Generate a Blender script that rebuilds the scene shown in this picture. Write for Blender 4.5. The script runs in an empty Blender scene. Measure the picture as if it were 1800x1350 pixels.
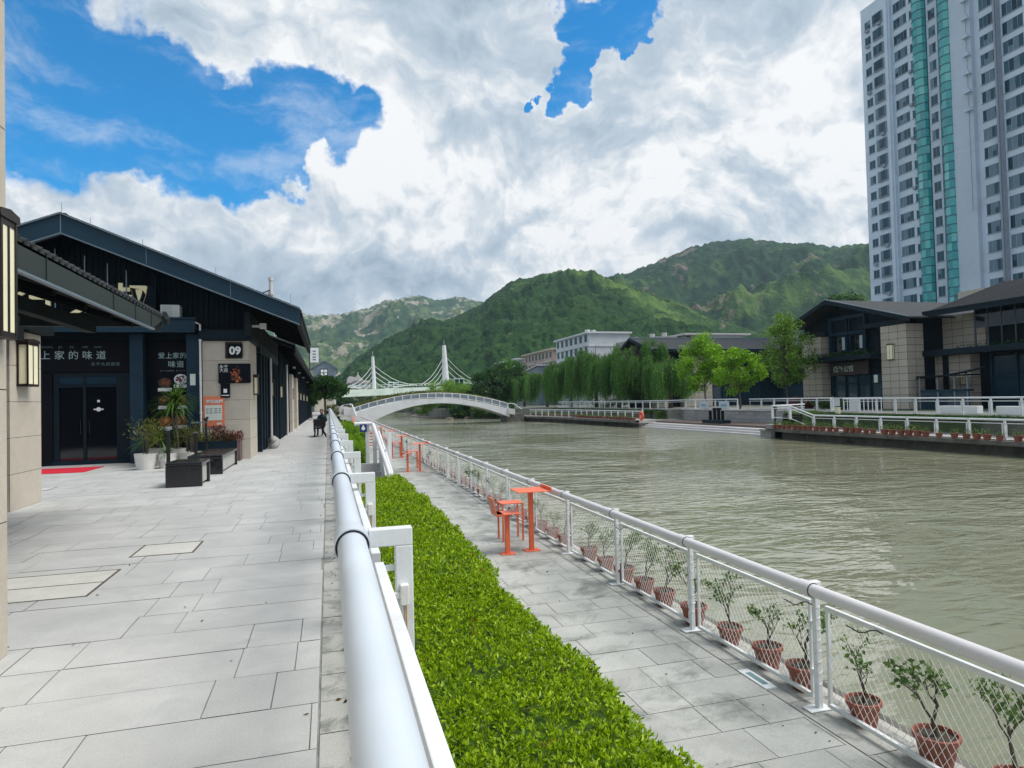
import bpy, bmesh, math, random
import numpy as np
from mathutils import Vector, Matrix
rnd = random.Random(7)
rng = np.random.default_rng(7)
R = math.radians
C = bpy.context.scene.collection
scene = bpy.context.scene
HAZE = 0.00013

# ------------------------------------------------------------------ camera
cam_d = bpy.data.cameras.new('camera')
cam = bpy.data.objects.new('camera', cam_d)
C.objects.link(cam)
cam_d.sensor_width = 36.0
cam_d.lens = 23.0
cam_d.clip_start = 0.05
cam_d.clip_end = 20000
cam.matrix_world = Matrix(((0.96248197, 0.01644663, -0.27084674, 0.0),
                           (-0.27028342, -0.03012447, -0.9623094, 0.0),
                           (-0.02398586, 0.99941084, -0.02454901, 1.6),
                           (0, 0, 0, 1)))
scene.camera = cam
scene.view_settings.view_transform = 'Standard'
scene.view_settings.look = 'None'
scene.view_settings.gamma = 1.0
scene.view_settings.exposure = 0.32
scene.render.engine = 'CYCLES'
scene.cycles.use_denoising = True
scene.cycles.max_bounces = 6
scene.cycles.diffuse_bounces = 3
scene.cycles.glossy_bounces = 3
scene.cycles.transmission_bounces = 4
scene.cycles.transparent_max_bounces = 12
scene.cycles.volume_bounces = 0

# ------------------------------------------------------------------ sun and sky
SUN_EL, SUN_AZ = R(57), R(112)          # azimuth clockwise from +Y (down the promenade)
sd = bpy.data.lights.new('sun', 'SUN')
sd.energy = 3.1
sd.angle = R(32)
sd.color = (1.0, 0.955, 0.89)
sun = bpy.data.objects.new('sun', sd)
C.objects.link(sun)
sv = Vector((math.sin(SUN_AZ) * math.cos(SUN_EL), math.cos(SUN_AZ) * math.cos(SUN_EL), math.sin(SUN_EL)))
sun.rotation_euler = sv.to_track_quat('Z', 'Y').to_euler()

world = bpy.data.worlds.new('World')
scene.world = world
world.use_nodes = True
wt = world.node_tree
wt.nodes.clear()


class NT:
    """small helper round a node tree"""
    def __init__(s, t): s.t = t
    def n(s, typ, **kw):
        nd = s.t.nodes.new(typ)
        for k, v in kw.items():
            if k[0] == 'i' and k[1:].isdigit(): s.set(nd.inputs[int(k[1:])], v)
            elif hasattr(nd, k) and k not in ('color',): setattr(nd, k, v)
            else: s.set(nd.inputs[k.replace('_', ' ')], v)
        return nd
    def set(s, sock, v):
        if isinstance(v, bpy.types.NodeSocket): s.t.links.new(v, sock)
        else: sock.default_value = v
    def m(s, op, a, b=None, c=None, clamp=False):
        nd = s.t.nodes.new('ShaderNodeMath'); nd.operation = op; nd.use_clamp = clamp
        s.set(nd.inputs[0], a)
        if b is not None: s.set(nd.inputs[1], b)
        if c is not None: s.set(nd.inputs[2], c)
        return nd.outputs[0]
    def v(s, op, a, b=None, scale=None):
        nd = s.t.nodes.new('ShaderNodeVectorMath'); nd.operation = op
        s.set(nd.inputs[0], a)
        if b is not None: s.set(nd.inputs[1], b)
        if scale is not None: s.set(nd.inputs['Scale'], scale)
        return nd.outputs['Value'] if op in ('DISTANCE', 'LENGTH', 'DOT_PRODUCT') else nd.outputs[0]
    def noise(s, vec, scale, detail=4, rough=.5, dist=0, out=0):
        nd = s.t.nodes.new('ShaderNodeTexNoise')
        if vec is not None: s.set(nd.inputs['Vector'], vec)
        nd.inputs['Scale'].default_value = scale; nd.inputs['Detail'].default_value = detail
        nd.inputs['Roughness'].default_value = rough; nd.inputs['Distortion'].default_value = dist
        return nd.outputs[out]
    def rng(s, v, a, b, c=0., d=1., smooth=False):
        nd = s.t.nodes.new('ShaderNodeMapRange')
        if smooth: nd.interpolation_type = 'SMOOTHSTEP'
        s.set(nd.inputs[0], v)
        for i, x in zip((1, 2, 3, 4), (a, b, c, d)): s.set(nd.inputs[i], x)
        return nd.outputs[0]
    def mix(s, f, a, b, blend='MIX'):
        nd = s.t.nodes.new('ShaderNodeMix'); nd.data_type = 'RGBA'; nd.blend_type = blend
        s.set(nd.inputs[0], f)
        s.set(nd.inputs[6], a if isinstance(a, bpy.types.NodeSocket) else (*a[:3], 1))
        s.set(nd.inputs[7], b if isinstance(b, bpy.types.NodeSocket) else (*b[:3], 1))
        return nd.outputs[2]
    def ramp(s, f, stops):
        nd = s.t.nodes.new('ShaderNodeValToRGB')
        e = nd.color_ramp.elements
        while len(e) < len(stops): e.new(0.5)
        for el, (p, c) in zip(e, stops): el.position = p; el.color = (*c[:3], 1)
        s.set(nd.inputs[0], f)
        return nd.outputs[0]


w = NT(wt)
sky = w.n('ShaderNodeTexSky')
sky.sky_type = 'NISHITA'
sky.sun_disc = False
sky.sun_elevation = SUN_EL
sky.sun_rotation = SUN_AZ
sky.altitude = 200
sky.air_density = 1.0
sky.dust_density = 0.3
sky.ozone_density = 2.5
D = w.n('ShaderNodeTexCoord').outputs['Generated']
wn = w.noise(D, 2.6, 5, .55, out=1)
wv = w.v('SCALE', w.v('SUBTRACT', wn, (.5, .5, .5)), scale=.34)
DW = w.v('ADD', D, wv)
DS = w.v('MULTIPLY', DW, (1, 1, 1.45))
n1 = w.noise(DS, 3.2, 12, .6)
n1b = w.noise(w.v('ADD', DS, (-.018, -.035, .055)), 3.2, 12, .6)
nbig = w.noise(D, 1.7, 3, .5)
# gaps of blue: centre direction and radius
wn2 = w.noise(D, 6, 6, .55, out=1)
DH = w.v('ADD', D, w.v('SCALE', w.v('SUBTRACT', wn2, (.5, .5, .5)), scale=.26))
holes = None
for c, r, s in (((-0.322, 0.841, 0.435), 0.12, 1.0), ((-0.303, 0.863, 0.404), 0.13, 1.0), ((-0.262, 0.882, 0.391), 0.1, 0.9), ((-0.323, 0.873, 0.366), 0.08, 0.8), ((-0.224, 0.9, 0.375), 0.09, 1.0), ((-0.168, 0.912, 0.374), 0.1, 1.0), ((-0.109, 0.927, 0.359), 0.085, 1.0), ((-0.06, 0.942, 0.33), 0.05, 1.0), ((-0.028, 0.919, 0.394), 0.07, 0.9), ((0.024, 0.925, 0.378), 0.06, 0.8), ((0.345, 0.791, 0.505), 0.055, 1.0), ((0.394, 0.775, 0.494), 0.05, .9), ((0.324, 0.827, 0.459), 0.035, 1.0), ((0.321, 0.842, 0.435), 0.025, 0.9), ((0.407, 0.787, 0.464), 0.025, 0.9), ((0.31, 0.861, 0.402), 0.014, 0.9)):
    h = w.rng(w.v('DISTANCE', DH, c), r * .5, r * 1.25, s, 0., True)
    holes = h if holes is None else w.m('MAXIMUM', holes, h)
zz = w.n('ShaderNodeSeparateXYZ', i0=D).outputs[2]
cov = w.m('ADD', w.m('MULTIPLY', n1, .9), w.rng(zz, 0., .45, .36, .27))
cov = w.m('SUBTRACT', cov, w.m('MULTIPLY', holes, .72))
alpha = w.rng(cov, .29, .57, 0., 1., True)
emb = w.m('MULTIPLY', w.m('SUBTRACT', n1, n1b), 3.6)
def billow(v):
    a = w.noise(v, 5., 7, .56)
    b2 = w.noise(v, 12., 5, .55)
    return w.m('ADD', w.m('ABSOLUTE', w.m('SUBTRACT', a, .5)), w.m('MULTIPLY', w.m('ABSOLUTE', w.m('SUBTRACT', b2, .5)), .45))


DB = w.v('ADD', D, w.v('SCALE', w.v('SUBTRACT', wn, (.5, .5, .5)), scale=.12))
e2 = w.m('MULTIPLY', w.m('SUBTRACT', billow(DB), billow(w.v('ADD', DB, (.008, -.004, .028)))), -2.6)
lowz = w.rng(zz, .30, .50, 1., .35, True)
shade = w.m('ADD', w.m('ADD', .42, emb), w.m('MULTIPLY', w.m('SUBTRACT', nbig, .5), 1.5))
shade = w.m('ADD', shade, w.m('MULTIPLY', e2, lowz))
# billowy white band low in the sky, flat grey deck high up
band = w.m('MULTIPLY', w.rng(zz, .12, .24, 0, 1, True), w.rng(zz, .32, .48, 1, 0, True))
shade = w.m('ADD', shade, w.m('MULTIPLY', band, .26))
thin = w.rng(cov, .40, .62, .25, 0.)
shade = w.m('ADD', shade, thin, clamp=True)
ccol = w.ramp(shade, [(0., (.27, .35, .43)), (.28, (.36, .44, .52)), (.55, (.46, .53, .60)), (.8, (.64, .675, .705)), (1., (.80, .81, .815))])
blue = w.v('MULTIPLY', w.v('SCALE', sky.outputs[0], scale=.10), (.02, .98, 1.45))
wisp = w.noise(w.v('MULTIPLY', w.v('ADD', D, w.v('SCALE', w.v('SUBTRACT', wn2, (.5, .5, .5)), scale=.10)), (1, 1, 2.6)), 5., 9, .66)
veil = w.m('MULTIPLY', w.rng(wisp, .47, .72, 0, 1, True), .38)
alpha = w.m('MAXIMUM', alpha, veil)
fin = w.mix(alpha, blue, ccol)
bg = w.n('ShaderNodeBackground', i0=fin, i1=1.0)
wo = w.n('ShaderNodeOutputWorld')
wt.links.new(bg.outputs[0], wo.inputs[0])
world.cycles.sampling_method = 'MANUAL'
world.cycles.sample_map_resolution = 512


# ------------------------------------------------------------------ materials
def newmat(name):
    m = bpy.data.materials.new(name); m.use_nodes = True
    t = NT(m.node_tree)
    return m, t, m.node_tree.nodes['Principled BSDF']


def pbr(name, col, rough=.55, var=.12, scale=2.0, bump=0., bscale=40, metal=0., spec=.5, stain=None, stain_amt=.5,
        stain_scale=1.2, island=0., coat=0., world_co=False, grain=0.):
    m, t, b = newmat(name)
    tc = t.n('ShaderNodeNewGeometry').outputs['Position'] if world_co else t.n('ShaderNodeTexCoord').outputs['Object']
    n = t.noise(tc, scale, 6, .6)
    dark = tuple(c * (1 - var) for c in col); lite = tuple(min(1, c * (1 + var)) for c in col)
    c = t.mix(t.rng(n, .32, .68), dark, lite)
    if grain:
        c = t.mix(1., c, t.mix(t.rng(t.noise(tc, 110, 3, .7), .3, .7), (1 - grain,) * 3, (1, 1, 1)), 'MULTIPLY')
    if island:
        ri = t.n('ShaderNodeNewGeometry').outputs['Random Per Island']
        c = t.mix(1., c, t.ramp(ri, [(0, (1 - island,) * 3), (1, (1, 1, 1))]), 'MULTIPLY')
    if stain:
        sn = t.noise(tc, stain_scale, 9, .68, .6)
        c = t.mix(t.m('MULTIPLY', t.rng(sn, .50, .66), stain_amt), c, stain)
    t.set(b.inputs['Base Color'], c)
    b.inputs['Metallic'].default_value = metal
    t.set(b.inputs['Roughness'], t.rng(n, .3, .7, max(.02, rough - .07), min(1, rough + .07)))
    b.inputs['Specular IOR Level'].default_value = spec
    if coat: b.inputs['Coat Weight'].default_value = coat
    if bump:
        bp = t.n('ShaderNodeBump', Strength=bump, Distance=.01)
        t.set(bp.inputs['Height'], t.noise(tc, bscale, 5, .6))
        t.set(b.inputs['Normal'], bp.outputs[0])
    return m


def leafmat(name, stops, trans=.35, rough=.45, spec=.35, lightscale=0, light=None):
    m, t, b = newmat(name)
    g = t.n('ShaderNodeNewGeometry')
    c = t.ramp(g.outputs['Random Per Island'], stops)
    if lightscale:
        c = t.mix(t.rng(t.noise(g.outputs['Position'], lightscale, 4, .6), .42, .62), c, light, 'MIX')
    t.set(b.inputs['Base Color'], c)
    b.inputs['Roughness'].default_value = rough
    b.inputs['Specular IOR Level'].default_value = spec
    tr = t.n('ShaderNodeBsdfTranslucent')
    t.set(tr.inputs[0], t.mix(1., c, (1.25, 1.3, .7), 'MULTIPLY'))
    mx = t.n('ShaderNodeMixShader', i0=trans)
    t.t.links.new(b.outputs[0], mx.inputs[1]); t.t.links.new(tr.outputs[0], mx.inputs[2])
    t.t.links.new(mx.outputs[0], t.t.nodes['Material Output'].inputs[0])
    return m


def glassmat(name, col=(.02, .03, .04), rough=.06, spec=.6):
    m, t, b = newmat(name)
    tc = t.n('ShaderNodeTexCoord').outputs['Object']
    t.set(b.inputs['Base Color'], t.mix(t.noise(tc, .9, 3), tuple(c * .6 for c in col), tuple(c * 1.4 for c in col)))
    b.inputs['Roughness'].default_value = rough
    b.inputs['Specular IOR Level'].default_value = spec
    bp = t.n('ShaderNodeBump', Strength=.06, Distance=.02)
    t.set(bp.inputs['Height'], t.noise(tc, 1.3, 2)); t.set(b.inputs['Normal'], bp.outputs[0])
    return m


M = {}
M['white'] = pbr('white_paint', (.74, .77, .80), .38, .05, 3, .08, 90, stain=(.46, .38, .28), stain_amt=.3, stain_scale=3.5)
M['wirewhite'] = pbr('white_wire', (.90, .90, .88), .5, .02)
M['pipe'] = pbr('pvc_pipe', (.56, .62, .69), .42, .05, 1.5, .05, 60, spec=.35, stain=(.52, .55, .57), stain_amt=.25, stain_scale=2.2)
M['pipe2'] = pbr('pvc_pipe_pinkish', (.68, .66, .68), .42, .05, 1.5, .05, 60, spec=.35, stain=(.6, .56, .52), stain_amt=.25)
M['rust'] = pbr('rusted_white', (.74, .74, .72), .6, .1, 9, .2, 60, stain=(.42, .24, .12), stain_amt=.4, stain_scale=9)
M['gapshade'] = pbr('collar_gap_shade', (.012, .013, .02), .5, .2)  # near-black colour painted as the shade in the collar gaps
M['grout'] = pbr('grout', (.25, .25, .23), .9, .3, 6)
M['paver'] = pbr('grey_granite_paver', (.545, .55, .54), .62, .09, 1.4, .3, 130, stain=(.38, .39, .385), stain_amt=.55, stain_scale=2.1, island=.09, world_co=True, grain=.24)
M['edgepaver'] = pbr('mossy_edge_paver', (.46, .465, .44), .75, .12, 2, .35, 110, stain=(.12, .13, .11), stain_amt=.8, stain_scale=4.5, island=.15, world_co=True, grain=.3)
M['lowpaver'] = pbr('weathered_paver', (.52, .525, .495), .75, .12, 1.8, .35, 100, stain=(.16, .17, .15), stain_amt=.8, stain_scale=1.5, island=.12, world_co=True, grain=.28)
M['concrete'] = pbr('concrete', (.46, .455, .43), .8, .15, 1.5, .3, 60, stain=(.16, .16, .14), stain_amt=.6, stain_scale=1.1)
M['darkconc'] = pbr('wet_and_shade_dark_concrete', (.13, .125, .11), .75, .3, 1.2, .5, 30, stain=(.04, .045, .03), stain_amt=.8, stain_scale=.8)
M['stone'] = pbr('beige_granite', (.60, .54, .455), .7, .06, 5, .25, 200, stain=(.42, .385, .33), stain_amt=.35, stain_scale=1.4, island=.10, grain=.25)
M['greystone'] = pbr('grey_granite', (.38, .385, .38), .75, .10, 3, .3, 120, stain=(.2, .2, .19), stain_amt=.5, island=.2)
M['joint'] = pbr('dark_joint', (.06, .055, .05), .9, .2)
M['steel'] = pbr('blue_black_steel', (.010, .034, .058), .5, .15, 1.2, .05, 20, spec=.25)
M['steel2'] = pbr('dark_teal_steel', (.005, .016, .026), .55, .2, 1.2, .05, 20, spec=.2)
M['black'] = pbr('black_cladding', (.003, .005, .009), .55, .3, 2, .1, 30, spec=.15)
M['soffit'] = pbr('dark_soffit', (.006, .010, .013), .7, .3, 3, .2, 20, spec=.15)
M['edge'] = pbr('grey_edge_strip', (.13, .18, .22), .4, .15, 2)
M['tile'] = pbr('grey_roof_tile', (.065, .072, .080), .8, .25, 2, .6, 30, island=.25, spec=.25, grain=.4)
M['fasc'] = pbr('olive_dark_fascia', (.022, .032, .031), .5, .15, 1.1, .05, 20, spec=.3)
M['slats'] = pbr('dark_boards', (.006, .014, .022), .6, .2, 3, .1, 40, spec=.15)
M['glass'] = glassmat('dark_glass', (.006, .009, .013))
M['glass2'] = glassmat('blue_dark_glass', (.02, .05, .075))
M['lampglass'] = pbr('cream_lamp_glass', (.90, .86, .62), .4, .05, 2)
M['bronze'] = pbr('dark_bronze', (.018, .010, .009), .45, .3, 4, metal=.2)
M['blackgloss'] = pbr('black_polished_granite', (.012, .013, .016), .22, .3, 8, .03, 60, spec=.6)
M['coral'] = pbr('coral_painted_steel', (.80, .155, .065), .42, .10, 3, .04, 60, stain=(.5, .12, .06), stain_amt=.3)
M['terracotta'] = pbr('terracotta_plastic', (.27, .085, .058), .6, .25, 5, .1, 60, stain=(.13, .05, .04), stain_amt=.5, stain_scale=5)
M['soil'] = pbr('soil', (.045, .035, .025), .95, .4, 12, .8, 60)
M['bark'] = pbr('bark', (.085, .07, .055), .9, .35, 6, .8, 50)
M['bark2'] = pbr('pale_bark', (.15, .125, .10), .9, .3, 5, .8, 40)
M['red'] = pbr('red_carpet', (.55, .008, .03), .9, .1, 6)
M['gold'] = pbr('pale_gold_letters', (.75, .68, .42), .4, .05)
M['signwhite'] = pbr('sign_white', (.78, .80, .82), .5, .03)
M['tealtext'] = pbr('pale_teal_lettering', (.36, .52, .54), .5, .1)
M['dimtext'] = pbr('dim_teal_lettering', (.12, .19, .2), .5, .1)
M['orange'] = pbr('orange_sign', (.75, .20, .10), .5, .06)
M['paper'] = pbr('paper', (.66, .72, .68), .7, .04)
M['greybox'] = pbr('grey_planter_fibre', (.40, .40, .38), .6, .1, 5)
M['wpot'] = pbr('white_pot', (.62, .61, .59), .5, .08, 5, stain=(.4, .36, .3), stain_amt=.3)
M['ac'] = pbr('air_conditioner_white', (.62, .66, .66), .5, .05)
M['board'] = pbr('brown_board', (.06, .045, .04), .6, .2, 3)
M['purple'] = pbr('purple_brown_board', (.12, .07, .075), .7, .3, 6)
M['bluesign'] = pbr('blue_sign', (.012, .03, .16), .4, .1)
M['deck'] = pbr('brown_deck', (.14, .10, .085), .8, .2, 2, .2)
M['ring'] = pbr('life_ring_orange', (.80, .13, .07), .5, .1)
M['skin'] = pbr('skin', (.42, .24, .16), .6, .1)
M['cloth'] = pbr('dark_teal_cloth', (.02, .05, .06), .85, .3, 10)
M['hair'] = pbr('black_hair', (.008, .007, .007), .5, .3, 20)
M['iron'] = pbr('black_iron', (.012, .012, .016), .5, .3, 6, spec=.4)
M['awhite'] = pbr('apartment_white', (.60, .63, .66), .8, .08, .5, stain=(.42, .42, .42), stain_amt=.5, stain_scale=.35)
M['apink'] = pbr('apartment_pinkish', (.46, .33, .28), .8, .12, .5)
M['tower'] = pbr('tower_tiles', (.63, .74, .86), .65, .04, .3, .05, 6, stain=(.48, .55, .63), stain_amt=.5, stain_scale=.16)
M['tower2'] = pbr('tower_tiles_grey', (.55, .64, .75), .65, .04, .3, stain=(.44, .50, .58), stain_amt=.5, stain_scale=.16)
M['sill'] = pbr('window_sill', (.30, .35, .42), .6, .1)
M['beige'] = pbr('beige_render', (.50, .46, .38), .8, .1)
M['tealp'] = pbr('teal_panel', (.14, .25, .27), .5, .1)
M['lgreen'] = pbr('pale_green_beam', (.62, .72, .66), .7, .06, .2, stain=(.33, .42, .36), stain_amt=.5, stain_scale=.3)
M['bwhite'] = pbr('bridge_white', (.70, .71, .74), .6, .06, .6, stain=(.45, .45, .46), stain_amt=.5, stain_scale=.5)
M['greyclad'] = pbr('grey_corrugated', (.21, .26, .31), .6, .1, 1)
M['greymetal'] = pbr('galvanised_steel', (.38, .40, .41), .45, .15, 5, metal=.5)
M['cable'] = pbr('cable_white', (.6, .64, .62), .5, .05)
M['palewall'] = pbr('pale_wall', (.56, .54, .54), .8, .08, .6)


def tealglass():
    m, t, b = newmat('turquoise_glass')
    g = t.n('ShaderNodeNewGeometry')
    ri = g.outputs['Random Per Island']
    c = t.ramp(ri, [(0, (.02, .27, .31)), (.45, (.04, .36, .38)), (.8, (.08, .46, .46)), (1, (.20, .60, .58))])
    t.set(b.inputs['Base Color'], c)
    b.inputs['Roughness'].default_value = .12
    b.inputs['Specular IOR Level'].default_value = .8
    return m


M['teal'] = tealglass()


def towerglass():
    m, t, b = newmat('tower_window_glass')
    g = t.n('ShaderNodeNewGeometry')
    c = t.ramp(g.outputs['Random Per Island'], [(0, (.006, .03, .055)), (.35, (.015, .06, .10)), (.65, (.03, .10, .14)), (.88, (.08, .16, .22)), (1, (.25, .35, .43))])
    t.set(b.inputs['Base Color'], c)
    b.inputs['Roughness'].default_value = .12
    b.inputs['Specular IOR Level'].default_value = .3
    return m


M['tglass'] = towerglass()
for k, (a, b_, c_, d_) in dict(
        hedge=((.05, .10, .005), (.19, .33, .007), (.34, .50, .010), (.48, .60, .03)),
        hedge2=((.07, .16, .006), (.14, .28, .008), (.22, .38, .012), (.32, .46, .02)),
        willow=((.035, .11, .028), (.07, .19, .04), (.12, .27, .05), (.19, .36, .07)),
        ginkgo=((.09, .23, .012), (.17, .36, .015), (.26, .48, .025), (.34, .55, .04)),
        ginkgo2=((.07, .15, .02), (.11, .22, .03), (.17, .31, .05), (.24, .38, .07)),
        dark=((.012, .045, .014), (.022, .072, .018), (.04, .11, .022), (.08, .18, .03)),
        pot=((.05, .12, .04), (.09, .17, .05), (.14, .24, .07), (.22, .30, .12)),
        yucca=((.02, .06, .012), (.045, .11, .02), (.08, .17, .03), (.15, .25, .06)),
        redtip=((.12, .05, .01), (.22, .08, .015), (.3, .13, .02), (.35, .2, .03)),
        litter=((.03, .02, .01), (.08, .05, .02), (.16, .10, .03), (.22, .18, .05)),
        olive=((.06, .07, .015), (.09, .10, .02), (.13, .15, .03), (.2, .2, .04)),
        redleaf=((.05, .012, .015), (.10, .02, .02), (.15, .035, .03), (.22, .06, .05)),
        bamboo=((.07, .18, .02), (.13, .27, .03), (.2, .36, .05), (.28, .44, .07))).items():
    M['l_' + k] = leafmat('leaves_' + k, [(0, a), (.35, b_), (.75, c_), (1, d_)])


# ------------------------------------------------------------------ mesh helpers
WL = {}


class MB:
    def __init__(s): s.v = []; s.f = []; s.mi = []
    def add(s, vs, fs, mi=0):
        k = len(s.v); s.v += [tuple(map(float, p)) for p in vs]; s.f += [tuple(i + k for i in f) for f in fs]; s.mi += [mi] * len(fs)
        return s
    def box(s, x0, x1, y0, y1, z0, z1, mi=0):
        if x0 > x1: x0, x1 = x1, x0
        if y0 > y1: y0, y1 = y1, y0
        if z0 > z1: z0, z1 = z1, z0
        return s.add([(x0, y0, z0), (x1, y0, z0), (x1, y1, z0), (x0, y1, z0), (x0, y0, z1), (x1, y0, z1), (x1, y1, z1), (x0, y1, z1)],
                     [(0, 3, 2, 1), (4, 5, 6, 7), (0, 1, 5, 4), (1, 2, 6, 5), (2, 3, 7, 6), (3, 0, 4, 7)], mi)
    def quad(s, a, b, c, d, mi=0): return s.add([a, b, c, d], [(0, 1, 2, 3)], mi)
    def bar(s, p, q, w_, h_, mi=0, up=(0, 0, 1)):
        p, q, up = Vector(p), Vector(q), Vector(up)
        d = (q - p).normalized()
        sd_ = d.cross(up)
        if sd_.length < 1e-4: sd_ = d.cross(Vector((1, 0, 0)))
        sd_.normalize(); u = sd_.cross(d)
        a, b = sd_ * w_ / 2, u * h_ / 2
        vs = [p - a - b, p + a - b, p + a + b, p - a + b, q - a - b, q + a - b, q + a + b, q - a + b]
        return s.add(vs, [(0, 3, 2, 1), (4, 5, 6, 7), (0, 1, 5, 4), (1, 2, 6, 5), (2, 3, 7, 6), (3, 0, 4, 7)], mi)
    def tube(s, pts, rad, n=10, mi=0, cap=True):
        pts = [Vector(p) for p in pts]
        if not hasattr(rad, '__len__'): rad = [rad] * len(pts)
        vs = []
        prev = None
        for i, p in enumerate(pts):
            d = (pts[min(i + 1, len(pts) - 1)] - pts[max(i - 1, 0)]).normalized()
            if prev is None:
                a = d.cross(Vector((0, 0, 1)))
                if a.length < .05: a = d.cross(Vector((1, 0, 0)))
            else: a = prev - d * prev.dot(d)
            a.normalize(); prev = a; b = d.cross(a)
            for k in range(n):
                t = 2 * math.pi * k / n
                vs.append(p + (a * math.cos(t) + b * math.sin(t)) * rad[i])
        fs = []
        for i in range(len(pts) - 1):
            for k in range(n):
                k2 = (k + 1) % n
                fs.append((i * n + k, i * n + k2, (i + 1) * n + k2, (i + 1) * n + k))
        if cap:
            fs.append(tuple(range(n))[::-1]); fs.append(tuple(range((len(pts) - 1) * n, len(pts) * n)))
        return s.add(vs, fs, mi)
    def lathe(s, prof, cx=0, cy=0, n=20, mi=0):
        vs = []
        for r, z in prof:
            for k in range(n):
                t = 2 * math.pi * k / n
                vs.append((cx + r * math.cos(t), cy + r * math.sin(t), z))
        fs = []
        for i in range(len(prof) - 1):
            for k in range(n):
                k2 = (k + 1) % n
                fs.append((i * n + k, i * n + k2, (i + 1) * n + k2, (i + 1) * n + k))
        return s.add(vs, fs, mi)
    def prism(s, poly, axis, a0, a1, mi=0):
        """poly: 2-D outline in the plane across the axis; (x,z) for y, (y,z) for x, (x,y) for z"""
        n = len(poly)
        def mk(p, a): return (p[0], a, p[1]) if axis == 'y' else ((a, p[0], p[1]) if axis == 'x' else (p[0], p[1], a))
        vs = [mk(p, a0) for p in poly] + [mk(p, a1) for p in poly]
        fs = [tuple(range(n)), tuple(range(2 * n - 1, n - 1, -1))] + [(i, n + i, n + (i + 1) % n, (i + 1) % n) for i in range(n)]
        return s.add(vs, fs, mi)


def link(o, parent=None):
    C.objects.link(o)
    if parent is not None:
        o.parent = parent
    return o


def mesh_of(name, mb, mats, smooth=False):
    me = bpy.data.meshes.new(name)
    me.from_pydata(mb.v, [], mb.f)
    if not isinstance(mats, (list, tuple)): mats = [mats]
    for m in mats: me.materials.append(M[m] if isinstance(m, str) else m)
    if any(mb.mi): me.polygons.foreach_set('material_index', mb.mi)
    bm = bmesh.new(); bm.from_mesh(me); bmesh.ops.recalc_face_normals(bm, faces=bm.faces); bm.to_mesh(me); bm.free()
    if smooth:
        me.polygons.foreach_set('use_smooth', [True] * len(me.polygons))
        try: me.set_sharp_from_angle(angle=R(40))
        except Exception: pass
    me.update()
    return me


def obj(name, mb, mats, parent=None, smooth=False, bevel=0., label=None, local=False):
    """one mesh object; vertices are world coordinates unless local"""
    me = mesh_of(name, mb, mats, smooth) if isinstance(mb, MB) else mb
    o = bpy.data.objects.new(name, me)
    link(o, parent)
    if parent is not None and not local:
        o.location = -WL.get(parent.name, Vector((0, 0, 0)))
    if parent is not None: WL[o.name] = Vector((0, 0, 0)) if not local else WL.get(parent.name, Vector((0, 0, 0)))
    if bevel:
        b = o.modifiers.new('bevel', 'BEVEL'); b.width = bevel; b.segments = 2; b.limit_method = 'ANGLE'; b.angle_limit = R(40)
    if label: o['label'] = label
    return o


def thing(name, label, cat, loc=(0, 0, 0), group=None, rz=0.):
    o = bpy.data.objects.new(name, None)
    o.empty_display_size = .2
    link(o)
    o.location = loc; o.rotation_euler = (0, 0, rz)
    o['label'] = label; o['category'] = cat
    if group: o['group'] = group
    WL[o.name] = Vector(loc)
    return o


def tag(o, label, cat, group=None, kind=None):
    o['label'] = label; o['category'] = cat
    if group: o['group'] = group
    if kind: o['kind'] = kind
    return o


def struct(name, mb, mats, label=None, smooth=False):
    o = obj(name, mb, mats, None, smooth)
    o['kind'] = 'structure'
    o['label'] = label or name.replace('_', ' ')
    return o


def dup(root, loc=None, rz=None, label=None, group=None, sc=None, parent=None):
    r = root.copy(); C.objects.link(r)
    if loc is not None: r.location = loc
    if rz is not None: r.rotation_euler = (0, 0, rz)
    if sc is not None: r.scale = sc if hasattr(sc, '__len__') else (sc, sc, sc)
    if parent is not None: r.parent = parent
    if label: r['label'] = label
    if group: r['group'] = group
    for ch in list(root.children):
        c = ch.copy(); C.objects.link(c); c.parent = r
        for g in list(ch.children):
            d = g.copy(); C.objects.link(d); d.parent = c
    return r


def npmesh(name, V, F, mats, smooth=False, mi=None):
    """V (n,3), F (m,k) int, quick mesh"""
    me = bpy.data.meshes.new(name)
    V = np.asarray(V, dtype=np.float32); F = np.asarray(F, dtype=np.int32)
    k = F.shape[1]
    me.vertices.add(len(V)); me.vertices.foreach_set('co', V.ravel())
    me.loops.add(F.size); me.loops.foreach_set('vertex_index', F.ravel())
    me.polygons.add(len(F)); me.polygons.foreach_set('loop_start', np.arange(0, F.size, k, dtype=np.int32))
    try: me.polygons.foreach_set('loop_total', np.full(len(F), k, dtype=np.int32))
    except Exception: pass
    if smooth: me.polygons.foreach_set('use_smooth', np.ones(len(F), dtype=bool))
    if not isinstance(mats, (list, tuple)): mats = [mats]
    for m in mats: me.materials.append(M[m] if isinstance(m, str) else m)
    if mi is not None: me.polygons.foreach_set('material_index', np.asarray(mi, dtype=np.int32))
    me.update(calc_edges=True)
    return me


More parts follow.
